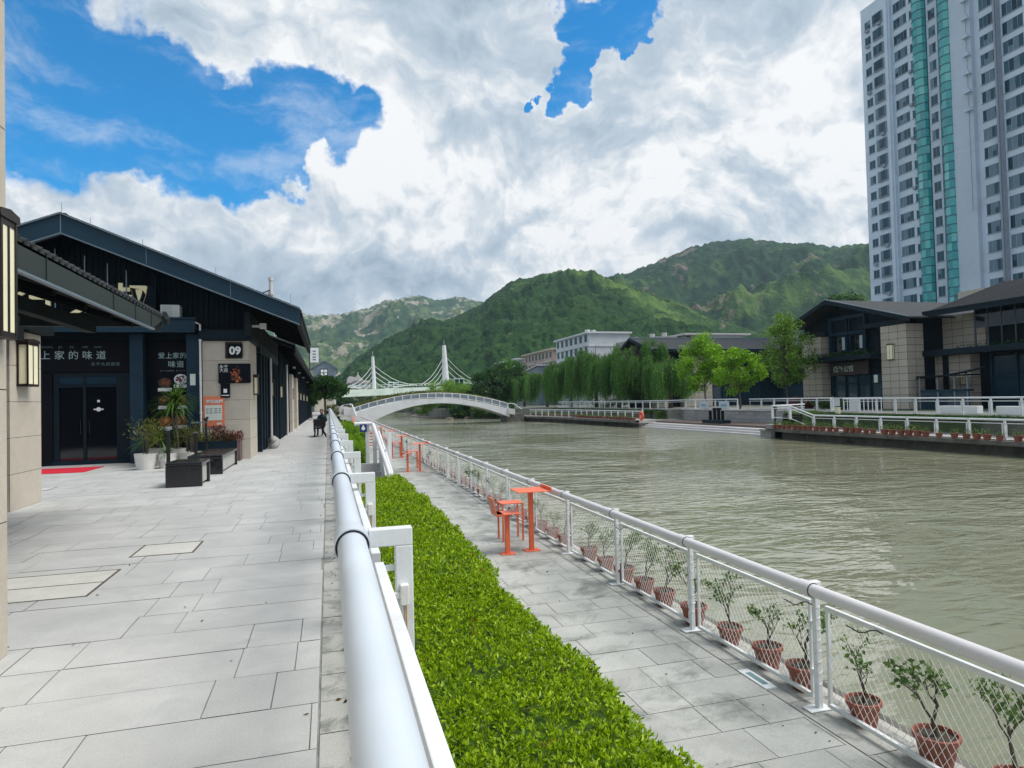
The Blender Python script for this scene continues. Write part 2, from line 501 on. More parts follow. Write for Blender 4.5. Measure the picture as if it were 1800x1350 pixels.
def leafmesh(name, P, axis, size, width, mat, fold=.25, curl=0.):
    """P (n,3) leaf bases; axis (n,3) unit directions; size (n,) lengths; width ratio. each leaf: two folded triangles pairs"""
    n = len(P)
    ref = rng.normal(size=(n, 3)); side = np.cross(axis, ref); side /= np.linalg.norm(side, axis=1)[:, None] + 1e-9
    nor = np.cross(side, axis)
    s = size[:, None]
    wd = s * width
    mid = P + axis * s * .5
    tip = P + axis * s + nor * s * curl
    l = mid + side * wd * .5 + nor * wd * fold
    r = mid - side * wd * .5 + nor * wd * fold
    V = np.stack([P, l, tip, r], 1).reshape(-1, 3)
    F = np.arange(4 * n).reshape(n, 4)
    return npmesh(name, V, F, mat)


def unit(a): return a / (np.linalg.norm(a, axis=1)[:, None] + 1e-9)


def fbm(x, y, seed=0, octs=5, gain=.5, ridged=False):
    def vn(x, y, s):
        xi = np.floor(x).astype(np.int64); yi = np.floor(y).astype(np.int64)
        xf = x - xi; yf = y - yi
        def h(a, b):
            n = (a * 374761393 + b * 668265263 + s * 974634777) & 0x7fffffff
            n = (n ^ (n >> 13)) * 1274126177 & 0x7fffffff
            return ((n ^ (n >> 16)) & 0xffff) / 65535.
        u = xf * xf * (3 - 2 * xf); v = yf * yf * (3 - 2 * yf)
        return (h(xi, yi) * (1 - u) + h(xi + 1, yi) * u) * (1 - v) + (h(xi, yi + 1) * (1 - u) + h(xi + 1, yi + 1) * u) * v
    t = 0; a = 1.; tot = 0
    for o in range(octs):
        n = vn(x * 2 ** o + 17.3 * o, y * 2 ** o - 9.1 * o, seed + o)
        if ridged: n = 1 - abs(2 * n - 1)
        t = t + n * a; tot += a; a *= gain
    return t / tot


def letters(name, body, size, mat, parent=None, face='-Y', loc=(0, 0, 0), spacing=1., align='LEFT', bold=.0, extrude=.003, line=1., local=False):
    cu = bpy.data.curves.new(name, 'FONT'); cu.body = body; cu.size = size; cu.space_character = spacing
    cu.align_x = align; cu.offset = bold; cu.extrude = extrude; cu.space_line = line
    cu.resolution_u = 3
    t = bpy.data.objects.new(name + '_src', cu); C.objects.link(t)
    bpy.context.view_layer.update()
    me = bpy.data.meshes.new_from_object(t)
    bpy.data.objects.remove(t); bpy.data.curves.remove(cu)
    me.name = name
    me.materials.clear(); me.materials.append(M[mat])
    if face == '-Y': mt = Matrix(((1, 0, 0, 0), (0, 0, -1, 0), (0, 1, 0, 0), (0, 0, 0, 1)))
    elif face == '-X': mt = Matrix(((0, 0, -1, 0), (-1, 0, 0, 0), (0, 1, 0, 0), (0, 0, 0, 1)))
    elif face == '+X': mt = Matrix(((0, 0, 1, 0), (1, 0, 0, 0), (0, 1, 0, 0), (0, 0, 0, 1)))
    else: mt = Matrix.Identity(4)
    me.transform(Matrix.Translation(loc) @ mt)
    return obj(name, me, None, parent, local=local)
M['ruststreak'] = pbr('rust_streak', (.42, .26, .13), .8, .3, 30)
M['palejoint'] = pbr('pale_mortar', (.42, .42, .39), .9, .2, 4)
# ------------------------------------------------------------------ terrain, water, hills
def groundmat():
    m, t, b = newmat('ground_earth')
    p = t.n('ShaderNodeNewGeometry').outputs['Position']
    n = t.noise(p, .12, 8, .6)
    t.set(b.inputs['Base Color'], t.ramp(n, [(.3, (.10, .10, .085)), (.5, (.22, .215, .20)), (.62, (.05, .09, .03))]))
    b.inputs['Roughness'].default_value = .9
    return m


M['ground'] = groundmat()
ZW = -2.0
g = MB()
BIG = 6000
# left bank, right bank, far end, behind: one sheet with the river channel cut out
g.quad((-BIG, -400, -.03), (-4.0, -400, -.03), (-4.0, 420, -.03), (-BIG, 420, -.03))
g.quad((-4.0, 92, -.03), (1.5, 92, -.03), (1.5, 420, -.03), (-4.0, 420, -.03))
rb = [(37.6, -400), (37.6, 26), (38.6, 34), (39.6, 44), (40.5, 46.2), (41.6, 46.5), (41.6, 70.5), (39.5, 71.0), (39.5, 112), (37.5, 118), (34, 126), (26, 140), (22, 160), (25, 200), (36, 300), (42, 420)]
for a, b_ in zip(rb[:-1], rb[1:]):
    g.quad((a[0], a[1], -.03), (BIG, a[1], -.03), (BIG, b_[1], -.03), (b_[0], b_[1], -.03))
    g.quad((a[0], a[1], -3), (b_[0], b_[1], -3), (b_[0], b_[1], -.03), (a[0], a[1], -.03))
g.quad((1.5, 92, -3), (1.5, 92, -.03), (1.5, 420, -.03), (1.5, 420, -3))
g.quad((-BIG, 420, -.03), (BIG, 420, -.03), (BIG, 9000, -.03), (-BIG, 9000, -.03))
g.quad((1.5, 240, -.04), (36, 240, -.04), (42, 420, -.04), (1.5, 420, -.04))
g.quad((1.5, 240, -3), (36, 240, -3), (36, 240, -.04), (1.5, 240, -.04))
struct('ground', g, 'ground')


def watermat():
    m, t, b = newmat('river_water')
    p = t.n('ShaderNodeNewGeometry').outputs['Position']
    n = t.noise(p, .05, 5, .6)
    t.set(b.inputs['Base Color'], t.mix(n, (.19, .195, .125), (.27, .275, .19)))
    b.inputs['Roughness'].default_value = .03
    b.inputs['IOR'].default_value = 1.6
    b.inputs['Specular IOR Level'].default_value = .8
    # short wind ripples, crests roughly across the view, patchy with the wind
    q = t.n('ShaderNodeMapping'); q.inputs['Rotation'].default_value = (0, 0, R(38)); q.inputs['Scale'].default_value = (.62, 1.35, 1)
    t.set(q.inputs[0], p)
    r1 = t.noise(q.outputs[0], 1.7, 2, .45, .8)
    r2 = t.noise(q.outputs[0], 4.2, 2, .5, .5)
    r3 = t.noise(q.outputs[0], .5, 2, .5, .4)
    patch = t.rng(t.noise(p, .045, 4, .6), .40, .60, .30, 1.35, True)
    h = t.m('ADD', t.m('MULTIPLY', r1, 1.), t.m('ADD', t.m('MULTIPLY', r2, .20), t.m('MULTIPLY', r3, 1.2)))
    h = t.m('MULTIPLY', h, patch)
    bp = t.n('ShaderNodeBump', Strength=1., Distance=.13)
    t.set(bp.inputs['Height'], h)
    t.set(b.inputs['Normal'], bp.outputs[0])
    return m


M['water'] = watermat()
struct('river_water', MB().quad((-1, -150, ZW), (46, -150, ZW), (46, 430, ZW), (-1, 430, ZW)), 'water', 'river with murky green rippled water')


def hillmat(name, base, grass, rock, gpos, rpos, tree=.11, bump=1.):
    m, t, b = newmat(name)
    gm = t.n('ShaderNodeNewGeometry')
    p = gm.outputs['Position']
    big = t.noise(p, .0045, 6, .62, .4)
    mid = t.noise(p, .022, 6, .65)
    vor = t.n('ShaderNodeTexVoronoi', Scale=tree); t.set(vor.inputs['Vector'], p)
    v2 = t.n('ShaderNodeTexVoronoi', Scale=tree * .37); t.set(v2.inputs['Vector'], p)
    crown = t.mix(vor.outputs['Color'], base[0], base[1])
    sp = t.n('ShaderNodeSeparateColor'); t.set(sp.inputs[0], vor.outputs['Color'])
    crown = t.mix(t.m('ADD', t.m('MULTIPLY', sp.outputs[0], .6), t.m('MULTIPLY', t.rng(t.noise(p, .035, 5, .7), .35, .65), .4)), base[0], base[1])
    gr = t.mix(t.noise(p, .09, 5, .7), grass[0], grass[1])
    f = t.m('ADD', t.m('MULTIPLY', big, 1.), t.m('MULTIPLY', mid, .55))
    c = t.mix(t.rng(f, gpos, gpos + .14, 0, 1, True), crown, gr)
    rk = t.m('ADD', t.noise(t.v('ADD', p, (300, 70, 20)), .010, 7, .68, .5), t.m('MULTIPLY', t.noise(p, .05, 5, .7), .35))
    c = t.mix(t.rng(rk, rpos, rpos + .05, 0, .85), c, t.mix(t.noise(p, .12, 5, .7), rock[0], rock[1]))
    t.set(b.inputs['Base Color'], c)
    b.inputs['Roughness'].default_value = .95
    b.inputs['Specular IOR Level'].default_value = .1
    bp = t.n('ShaderNodeBump', Strength=bump, Distance=7.)
    t.set(bp.inputs['Height'], t.m('ADD', t.m('MULTIPLY', vor.outputs['Distance'], -tree * 1.1), t.m('MULTIPLY', t.noise(p, .2, 4, .6), .6)))
    t.set(b.inputs['Normal'], bp.outputs[0])
    return m


M['hillA'] = hillmat('near_hill_forest', ((.007, .028, .010), (.036, .088, .024)), ((.07, .145, .03), (.13, .20, .05)), ((.20, .17, .14), (.28, .25, .19)), .83, .84, .13)
M['hillC'] = hillmat('mountain_scrub', ((.008, .034, .014), (.030, .075, .024)), ((.055, .12, .028), (.11, .175, .042)), ((.15, .115, .09), (.22, .18, .14)), .80, .77, .08, 1.)
M['hillB'] = hillmat('rocky_hill_scrub', ((.016, .052, .024), (.045, .095, .035)), ((.09, .145, .05), (.15, .19, .07)), ((.30, .27, .21), (.46, .42, .33)), .76, .715, .06)

SIL_A = [(-6, .004), (-0.77, 0.0178), (1.11, 0.0408), (2.06, 0.0592), (3.99, 0.0827), (5.93, 0.0996), (8.88, 0.1164), (10.87, 0.1265), (13.14, 0.1451), (14.41, 0.1648), (15.93, 0.1791), (17.94, 0.1851), (20.19, 0.1899), (21.44, 0.1916), (22.91, 0.1869), (24.62, 0.1785), (26.3, 0.1631), (29.6, 0.1367), (33.26, 0.1077), (36.78, 0.0834), (43.34, 0.0531), (55, .02)]
SIL_C = [(8, .05), (14, .13), (19.92, 0.1722), (23.89, 0.1792), (25.85, 0.1868), (27.8, 0.1959), (29.72, 0.2089), (31.38, 0.2201), (33.46, 0.2227), (35.26, 0.2245), (37.02, 0.2187), (38.73, 0.2113), (40.4, 0.2078), (41.62, 0.2012), (44.78, 0.1971), (48.1, 0.1844), (54.04, 0.1518), (64, .08)]
SIL_B = [(-60, .03), (-28.02, 0.0879), (-15.58, 0.1117), (-4.27, 0.1289), (-1.8, 0.1322), (-0.66, 0.13), (0.73, 0.1311), (2.14, 0.1373), (3.57, 0.1417), (4.3, 0.1486), (5.02, 0.1547), (5.99, 0.1556), (6.97, 0.1591), (7.95, 0.1608), (8.93, 0.1547), (10.17, 0.1545), (10.91, 0.1579), (12.4, 0.1549), (13.39, 0.1494), (14.38, 0.1385), (18.35, 0.1237), (26, .08)]


def hill(name, label, sil, r0, rc, r1, na, nr, mat, amp, cell, seed, power=1.15, gul=.12, bump=6):
    az = np.linspace(sil[0][0], sil[-1][0], na)
    el = np.interp(az, [a for a, _ in sil], [e for _, e in sil])
    k = np.hanning(9); k /= k.sum()
    rr = np.concatenate([np.linspace(r0, rc, int(nr * .8), endpoint=False), np.linspace(rc, r1, nr - int(nr * .8))])
    A, RR = np.meshgrid(np.radians(az), rr, indexing='ij')
    E = np.repeat(el[:, None], nr, 1)
    X = RR * np.sin(A); Y = RR * np.cos(A)
    t = np.clip((RR - r0) / (rc - r0), 0, 1)
    prof = t ** power
    H = E * rc + 1.6
    Z = H * prof
    down = np.clip((RR - rc) / (r1 - rc), 0, 1)
    Z *= (1 - down) ** 1.3 * 1.0
    env = np.sin(np.pi * np.clip(t, 0, 1) ** 1.0) ** 1.25 * (down <= 0)
    rid = fbm(X / cell + 3, Y / cell, seed, 5, .55, True) - .55
    Z += rid * env * H * gul * 2.2
    b = fbm(X / 26, Y / 26, seed + 9, 4, .6) - .5
    Z += b * amp * 2 * np.clip(t * 6, 0, 1) * (1 - .85 * np.clip((t - .94) / .06, 0, 1) + .0)
    c = fbm(X / bump, Y / bump, seed + 30, 2, .5) - .5
    Z += (np.sqrt(np.clip(fbm(X / bump, Y / bump, seed + 30, 2, .5, True), 0, 1)) - .75) * amp * 2.6 * np.clip(t * 6, 0, 1)
    Z = np.where(t <= 0, -4, Z)
    Z[:, -1] = -4
    V = np.stack([X, Y, Z], -1).reshape(-1, 3)
    i = np.arange(na - 1)[:, None] * nr + np.arange(nr - 1)[None]
    i = i.ravel()
    F = np.stack([i, i + nr, i + nr + 1, i + 1], 1)
    o = bpy.data.objects.new(name, npmesh(name, V, F, mat, smooth=True))
    link(o); o['kind'] = 'structure'; o['label'] = label
    return o


hill('hill', 'dark forested hill rising behind the cable bridge', SIL_A, 300, 900, 1150, 640, 260, 'hillA', 5, 170, 3, 1.05, .24, 7)
hill('hill', 'tall green mountain with grassy spurs on the right', SIL_C, 700, 1450, 1900, 560, 260, 'hillC', 8, 300, 11, 1.1, .34, 14)
hill('hill', 'pale rocky hill far away on the left', SIL_B, 1100, 2300, 2900, 640, 240, 'hillB', 11, 300, 23, 1.2, .30, 16)
ms = MB()
ms.tube([(283, 2240, 345), (283, 2240, 395)], .8, 5)
tag(obj('radio_mast', ms, 'greymetal'), 'thin radio mast on the crest of the pale rocky hill', 'mast')


# ------------------------------------------------------------------ paving
def slabs(name, x0, x1, y0, y1, z, row, widths, mat, label, jit=0., gap=.006, xcut=None):
    vs = []; fs = []
    y = y0; rn = 0
    while y < y1 - .01:
        x = x1
        h = row
        off = rnd.random() * sum(widths)
        k = rnd.randrange(len(widths))
        x += off
        lim = x0 if xcut is None else xcut(y)
        while x > lim:
            wd = widths[k % len(widths)]; k += 1
            a, b_ = max(x - wd, lim), min(x, x1)
            x -= wd
            if b_ - a < .03: continue
            dz = rnd.uniform(-.0012, .0012) + jit * 0
            i = len(vs)
            vs += [(a + gap / 2, y + gap / 2, z + dz), (b_ - gap / 2, y + gap / 2, z + dz), (b_ - gap / 2, y + h - gap / 2, z + dz), (a + gap / 2, y + h - gap / 2, z + dz)]
            fs.append((i, i + 1, i + 2, i + 3))
        y += h; rn += 1
    o = bpy.data.objects.new(name, npmesh(name, vs, fs, mat)); link(o)
    o['kind'] = 'structure'; o['label'] = label
    return o


def leftedge(y):
    return -10.0 if y < 22 else -3.2


slabs('promenade_paving', -10, -.075, -4.12, 92, 0, .49, (1.06, .34, 1.06, .34), 'paver', 'grey granite paving of the upper promenade', gap=.0065, xcut=leftedge)
slabs('promenade_paving', -.068, .40, -4.2, 92, 0, .36, (.47,), 'edgepaver', 'mossy edge course of paving under the railing', gap=.006)
b = MB(); b.box(-10, .42, -6, 92, -.5, -.006)
struct('promenade_bed', b, 'grout', 'dark bed below the paving joints')
slabs('lower_walkway', 1.3, 3.86, -4, 92, -1.14, .46, (.92, .6, .92, .45), 'lowpaver', 'weathered paving of the lower riverside walkway', gap=.007)
slabs('lower_walkway', 3.87, 4.34, -4, 92, -1.142, .9, (.47,), 'edgepaver', 'stained edge kerb of the lower walkway', gap=.008)
b = MB(); b.box(.42, 4.5, -6, 92, -1.5, -1.15)
struct('walkway_bed', b, 'palejoint', 'bed of the lower walkway')
b = MB(); b.box(3.9, 4.42, -6, 92, -3, -1.16); b.box(4.42, 4.5, -6, 92, -1.32, -1.148)
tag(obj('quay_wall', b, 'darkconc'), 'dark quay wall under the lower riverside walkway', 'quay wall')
b = MB(); b.box(.30, .42, -6, 92, -1.5, -.03)
tag(obj('retaining_wall', b, 'greystone'), 'low retaining wall between the promenade and the hedge bed', 'retaining wall')
# kerb and soil of the hedge beds
for y0, y1, x1 in ((-4, 14.3, 1.42), (17.6, 26.6, 1.15), (27, 60, 1.3)):
    b = MB(); b.box(.42, x1 - .1, y0, y1, -1.14, -.45)
    s = obj('hedge_bed', b, 'soil'); s['kind'] = 'structure'; s['label'] = 'soil of the hedge bed'


# inspection covers in the paving
def cover(x0, x1, y0, y1, label, n=1):
    t = thing('access_cover', label, 'access cover', ((x0 + x1) / 2, (y0 + y1) / 2, 0), 'inspection covers set in the paving')
    f = MB()
    wv_ = .022
    f.box(x0, x1, y0, y0 + wv_, -.004, .004); f.box(x0, x1, y1 - wv_, y1, -.004, .004)
    f.box(x0, x0 + wv_, y0 + wv_, y1 - wv_, -.004, .004); f.box(x1 - wv_, x1, y0 + wv_, y1 - wv_, -.004, .004)
    if n > 1: f.box(x0 + wv_, x1 - wv_, (y0 + y1) / 2 - .011, (y0 + y1) / 2 + .011, -.004, .004)
    obj('frame', f, 'rustdark', t)
    p = MB(); p.box(x0 + wv_, x1 - wv_, y0 + wv_, y1 - wv_, -.003, .003)
    obj('lid', p, 'coverstone', t)


M['rustdark'] = pbr('rusty_dark_frame', (.10, .08, .06), .7, .4, 14)
M['coverstone'] = pbr('yellowish_cover_stone', (.60, .60, .56), .7, .08, 3, .2, 110, stain=(.42, .41, .36), stain_amt=.5, grain=.24)
cover(-3.6, -2.02, 6.45, 7.42, 'wide two-row stone cover beside the near stone wall', 2)
cover(-2.1, -1.46, 7.96, 8.6, 'small square stone cover beyond the two-row cover')
cover(-6.3, -5.5, 15.3, 15.9, 'distant stone cover near the second stone pillar')

# ------------------------------------------------------------------ upper railing (white pipe)
PX, PZ, PR = .079, 1.06, .0545


def rail_thing():
    t = thing('pipe_railing', 'long white pipe railing on L-shaped posts along the upper promenade edge', 'railing', (.2, 0, 0))
    mb = MB(); mb.tube([(PX, -2.0, PZ), (PX, 30, PZ), (PX, 91, PZ)], PR, 40)
    obj('handrail_pipe', mb, 'pipe', t, smooth=True)
    # prototype post
    ys = [2.68 + 2.18 * k for k in range(-2, 41)]
    post0 = coll0 = gapshade0 = pan0 = None
    for i, y in enumerate(ys):
        if i == 0:
            m = MB()
            y0 = 0
            # flat white L: arm to the pipe, wide leg down on the hedge side
            m.box(.145, .317, -.028, .028, 1.03, 1.10)
            m.box(.248, .317, -.028, .028, -.03, 1.03)
            m.box(.122, .145, -.02, .02, 1.02, 1.085)
            m.box(.205, .345, -.05, .05, -.004, .008)
            post0 = obj('post', m, 'white', t, bevel=.004)
            m = MB()
            m.box(.262, .296, -.058, -.028, .80, .88); m.box(.20, .27, -.05, -.03, .825, .85)
            cl0 = obj('bracket', m, 'rust', post0, bevel=.004)
            m = MB(); m.box(.262, .296, -.058, -.028, .12, .19); m.box(.20, .27, -.05, -.03, .145, .16)
            obj('bracket', m, 'rust', post0, bevel=.004)
            m = MB(); m.box(.19, .25, -.01, .01, .93, .95)
            obj('tie_bar', m, 'white', post0)
            m = MB(); m.box(.283, .289, -.0292, -.0282, .35, .79); m.box(.276, .280, -.0292, -.0282, .55, .79)
            obj('rust_streak', m, 'ruststreak', post0)
            m = MB()
            m.lathe([(PR + .009, 0), (PR + .0135, 0), (PR + .0135, .13), (PR + .010, .19), (PR, .20)], 0, 0, 40)
            m.v = [(x + PX, z - .12, yy + PZ) for x, yy, z in m.v]
            coll0 = obj('collar', m, 'pipe', t, smooth=True)
            m = MB()
            m.lathe([(PR + .0005, .002), (PR + .0088, .002), (PR + .0088, .03), (PR + .0005, .03)], 0, 0, 40)
            m.v = [(x + PX, z - .1205, yy + PZ) for x, yy, z in m.v]
            gapshade0 = obj('ring', m, 'gapshade', coll0)  # black inset band stands in for the shade inside the loose collar
            m = MB()
            # box frame of one bay: hung inside the posts
            L = 2.18 - .16
            m.box(.160, .197, .08, .08 + L, .94, .985); m.box(.165, .205, .08, .08 + L, .10, .14)
            m.box(.168, .202, .08, .115, .14, .93); m.box(.168, .202, .045 + L, .08 + L, .14, .93)
            pan0 = obj('panel_frame', m, 'white', t, bevel=.003)
            m = MB()
            k = .14
            while k < L:
                m.bar((.185, .08 + k, .14), (.185, .08 + k, .93), .006, .006)
                k += .11
            bars0 = obj('infill_bars', m, 'white', pan0)
            for o_, ch in ((post0, cl0), (coll0, gapshade0), (pan0, bars0)):
                o_.location.y += ys[0] - y0
            src = (post0, coll0, pan0)
        else:
            for o_ in src:
                c = o_.copy(); C.objects.link(c); c.location.y += y - ys[0]
                for gch in list(o_.children):
                    d = gch.copy(); C.objects.link(d); d.parent = c
    return t


rail_thing()


# ------------------------------------------------------------------ lower fence with mesh panels
def wire_mesh(L, H, pitch=.07, r=.0020, hang=.9):
    """diamond wires over a L x H panel in the local YZ plane"""
    m = MB()
    def seg(y0, z0, y1, z1):
        m.tube([(0, y0, z0), (0, y1, z1)], r, 3, cap=False)
    for sgn, rr in ((1, 1), (-1, 1)):
        s = 1.5          # steep wires
        k = -H / s
        while k < L:
            # line y = k + z/s (z from 0..H)
            za = max(0, -k * s); zb = min(H, (L - k) * s)
            if zb > za:
                ya, yb = k + za / s, k + zb / s
                if sgn < 0: ya, yb = L - ya, L - yb
                seg(ya, za, yb, zb)
            k += pitch
    return m


def fence_bay_parts(t, zb, r_wire=.0020, pitch=.07, rope=True, local=True, L=2.05):
    """one bay as children of t in local coordinates, fence runs along +Y from 0 to L, river side is +X"""
    m = MB()
    m.tube([(0, 0, zb + 1.05), (0, L, zb + 1.05)], .054, 20)
    pipe = obj('handrail_pipe', m, 'pipe2', t, smooth=True, local=True)
    m = MB(); m.lathe([(.054, 0), (.063, 0), (.063, .15), (.054, .15)], 0, 0, 20)
    m.v = [(x, z - .02, yy + zb + 1.05) for x, yy, z in m.v]
    col = obj('collar', m, 'pipe2', t, smooth=True, local=True)
    m = MB(); m.lathe([(.055, 0), (.0615, 0), (.0615, .004), (.055, .004)], 0, 0, 20)
    m.v = [(x, z - .024, yy + zb + 1.05) for x, yy, z in m.v]
    ring = obj('ring', m, 'gapshade', col, local=True)  # black band at the collar mouth, its gap shade put in as colour
    m = MB()
    m.box(.065, .115, .035, .085, zb + .012, zb + 1.09); m.box(-.04, .18, .0, .12, zb, zb + .012); m.box(.0, .13, .03, .09, zb + 1.03, zb + 1.10)
    post = obj('post', m, 'white', t, bevel=.005, local=True)
    m = MB()
    y0, y1 = .15, L - .03
    m.box(.10, .135, y0, y1, zb + .87, zb + .91); m.box(.10, .135, y0, y1, zb + .05, zb + .085)
    m.box(.105, .135, y0, y0 + .028, zb + .085, zb + .87); m.box(.105, .135, y1 - .028, y1, zb + .085, zb + .87)
    m.box(.09, .15, y0 - .08, y0, zb + .30, zb + .315); m.box(.09, .15, y0 - .08, y0, zb + .72, zb + .735)
    fr = obj('panel_frame', m, 'white', t, bevel=.003, local=True)
    wm = wire_mesh(y1 - y0 - .07, .775, pitch, r_wire)
    wm.v = [(x + .12, y + y0 + .035, z + zb + .085) for x, y, z in wm.v]
    wo_ = obj('wire_mesh', wm, 'wirewhite', fr, local=True)
    if rope:
        rp = MB(); pts = []
        for i in range(60):
            a = i * .9; pts.append((.09 + .031 * math.cos(a), .06 + .031 * math.sin(a), zb + .15 + i * .0135))
        rp.tube(pts, .005, 5)
        obj('rope_wrap', rp, 'white', post, local=True)
    return [pipe, col, post, fr]


def fence_run(t, parts, pts_list):
    """copy the bay parts to (x,y,z,angle) spots, t at origin"""
    for k, (x, y, z, a) in enumerate(pts_list):
        for o_ in parts:
            if k == 0: c = o_
            else:
                c = o_.copy(); C.objects.link(c)
                for gch in list(o_.children):
                    d = gch.copy(); C.objects.link(d); d.parent = c
            c.location = (x, y, z); c.rotation_euler = (0, 0, a)


t = thing('river_fence', 'white mesh fence with pinkish pipe handrail along the near river edge', 'fence', (0, 0, 0))
bp_ = fence_bay_parts(t, 0)
fence_run(t, bp_, [(3.97, 2.72 - 2.05 * 2 + 2.05 * k, -1.14, 0) for k in range(0, 44)])


def litter(name, n, x0, x1, y0, y1, z, label):
    P = np.stack([rng.uniform(x0, x1, n), y0 + (y1 - y0) * rng.random(n) ** 1.6, np.full(n, z)], 1)
    a = rng.uniform(0, 6.28, n); ax = np.stack([np.cos(a), np.sin(a), np.full(n, .04)], 1)
    o = obj(name, leafmesh(name, P, unit(ax), rng.uniform(.012, .045, n), .45, 'l_litter', .05, .1), None)
    o['kind'] = 'stuff'; o['label'] = label


litter('fallen_leaves', 70, -5, -.1, 1.5, 22, .006, 'small fallen leaves and specks on the upper paving')
litter('fallen_leaves', 150, 1.5, 3.9, 1.5, 20, -1.132, 'small fallen leaves on the lower walkway')
litter('fallen_leaves', 160, .0, .30, 1.0, 20, .008, 'leaf litter caught under the upper railing')


def cabletie(y0):
    m = MB(); pts = [(3.93, y0 + .06 * i, -.20 + .02 * math.sin(i * 1.3) - .012 * i) for i in range(7)]
    m.tube(pts, .005, 6)
    return m


for k, y in enumerate((3.98, 4.72, 6.9, 8.3)):
    o = obj('cable_end', cabletie(y), 'iron')
    tag(o, 'loose black cable end under the near pipe handrail, %s from the camera' % ('nearest', 'second', 'third', 'fourth')[k], 'cable', 'black cable ends tied below the handrail')

# ------------------------------------------------------------------ hedges


def hedge(name, label, x0, x1, y0, y1, ztop, zbot, dens, size, mat, rag=.05, side=True, round_=.12, per=7, t=None):
    t = t or thing(name, label, 'hedge', ((x0 + x1) / 2, (y0 + y1) / 2, zbot))
    def top(x, y):
        xe = x1 + .12 * (fbm(y * 1.1 + 3, y * 0 + x0, 5, 3) - .5) * 2
        e = np.clip(np.minimum(np.minimum(xe - x, x - x0 + .3), np.minimum(y1 - y, y - y0 + .2)) / max(round_, .01), 0, 1)
        h = ztop - (1 - np.sqrt(1 - (1 - e) ** 2)) * round_ * 1.6
        return h + (fbm(x * 2.2, y * 2.2, 41, 4) - .5) * rag * 2.0, xe
    # foliage
    n = int((x1 - x0) * (y1 - y0) * dens)
    x = rng.uniform(x0, x1 + .12, n); y = rng.uniform(y0, y1, n)
    z, xe = top(x, y)
    ok = x < xe
    x, y, z = x[ok], y[ok], z[ok]
    P = np.stack([x, y, z - rng.uniform(0, .05, len(x))], 1)
    stray = rng.random(len(P)) < .02
    P[stray, 2] += rng.uniform(.01, .05, stray.sum())
    up = np.zeros_like(P); up[:, 2] = 1
    if side:
        ns = int((y1 - y0) * (ztop - zbot) * dens * .9)
        ys = rng.uniform(y0, y1, ns); zs = rng.uniform(zbot, ztop, ns)
        _, xe2 = top(np.full(ns, x1), ys)
        bul = .04 * np.sin(np.clip((ztop - zs) / (ztop - zbot), 0, 1) * 3.0)
        Ps = np.stack([xe2 + bul - rng.uniform(0, .05, ns), ys, zs - .02], 1)
        us = np.zeros_like(Ps); us[:, 0] = .8; us[:, 2] = .6
        P = np.concatenate([P, Ps]); up = np.concatenate([up, us])
        ne = int((x1 - x0) * (ztop - zbot) * dens * .9)
        for ye, sg in ((y0, -1), (y1, 1)):
            Pe = np.stack([rng.uniform(x0, x1, ne), np.full(ne, ye) + rng.uniform(-.05, .05, ne), rng.uniform(zbot, ztop - .03, ne)], 1)
            ue = np.zeros_like(Pe); ue[:, 1] = .8 * sg; ue[:, 2] = .6
            P = np.concatenate([P, Pe]); up = np.concatenate([up, ue])
    up = unit(up + rng.normal(size=up.shape) * .18)
    P = np.repeat(P, per, 0); U = np.repeat(up, per, 0)
    ax = unit(U * rng.uniform(.25, 1.1, (len(U), 1)) + unit(rng.normal(size=U.shape)) * .85)
    s = size * rng.uniform(.6, 1.25, len(P))
    me = leafmesh('leaves', P + rng.normal(size=P.shape) * size * .12, ax, s, .38, mat, .10, .12)
    obj('leaves', me, None, t)
    if mat == 'l_hedge':
        idx = rng.integers(0, len(P), 60); Pr = np.repeat(P[idx] + (0, 0, .01), 6, 0)
        obj('reddish_leaves', leafmesh('reddish_leaves', Pr + rng.normal(size=Pr.shape) * .02, unit(rng.normal(size=Pr.shape) + (0, 0, .8)), rng.uniform(.02, .04, len(Pr)), .38, 'l_redtip', .1), None, t)
    # woody inside
    c = MB(); nx, ny = 8, max(4, int((y1 - y0) * 4))
    xs = np.linspace(x0, x1 - .03, nx); yy = np.linspace(y0 + .03, y1 - .03, ny)
    vs = []
    for j in range(ny):
        for i in range(nx):
            zt, xe3 = top(np.array([xs[i]]), np.array([yy[j]]))
            vs.append((min(xs[i], float(xe3[0]) - .06), yy[j], float(zt[0]) - .075))
    fs = [(j * nx + i, j * nx + i + 1, (j + 1) * nx + i + 1, (j + 1) * nx + i) for j in range(ny - 1) for i in range(nx - 1)]
    k = len(vs)
    vs += [(p[0], p[1], zbot) for p in vs]
    fs += [(j * nx + nx - 1, (j + 1) * nx + nx - 1, k + (j + 1) * nx + nx - 1, k + j * nx + nx - 1) for j in range(ny - 1)]
    fs += [(i, i + 1, k + i + 1, k + i) for i in range(nx - 1)]
    fs += [((ny - 1) * nx + i, (ny - 1) * nx + i + 1, k + (ny - 1) * nx + i + 1, k + (ny - 1) * nx + i) for i in range(nx - 1)]
    c.add(vs, fs)
    obj('twigs', c, 'hedgecore', t)
    return t


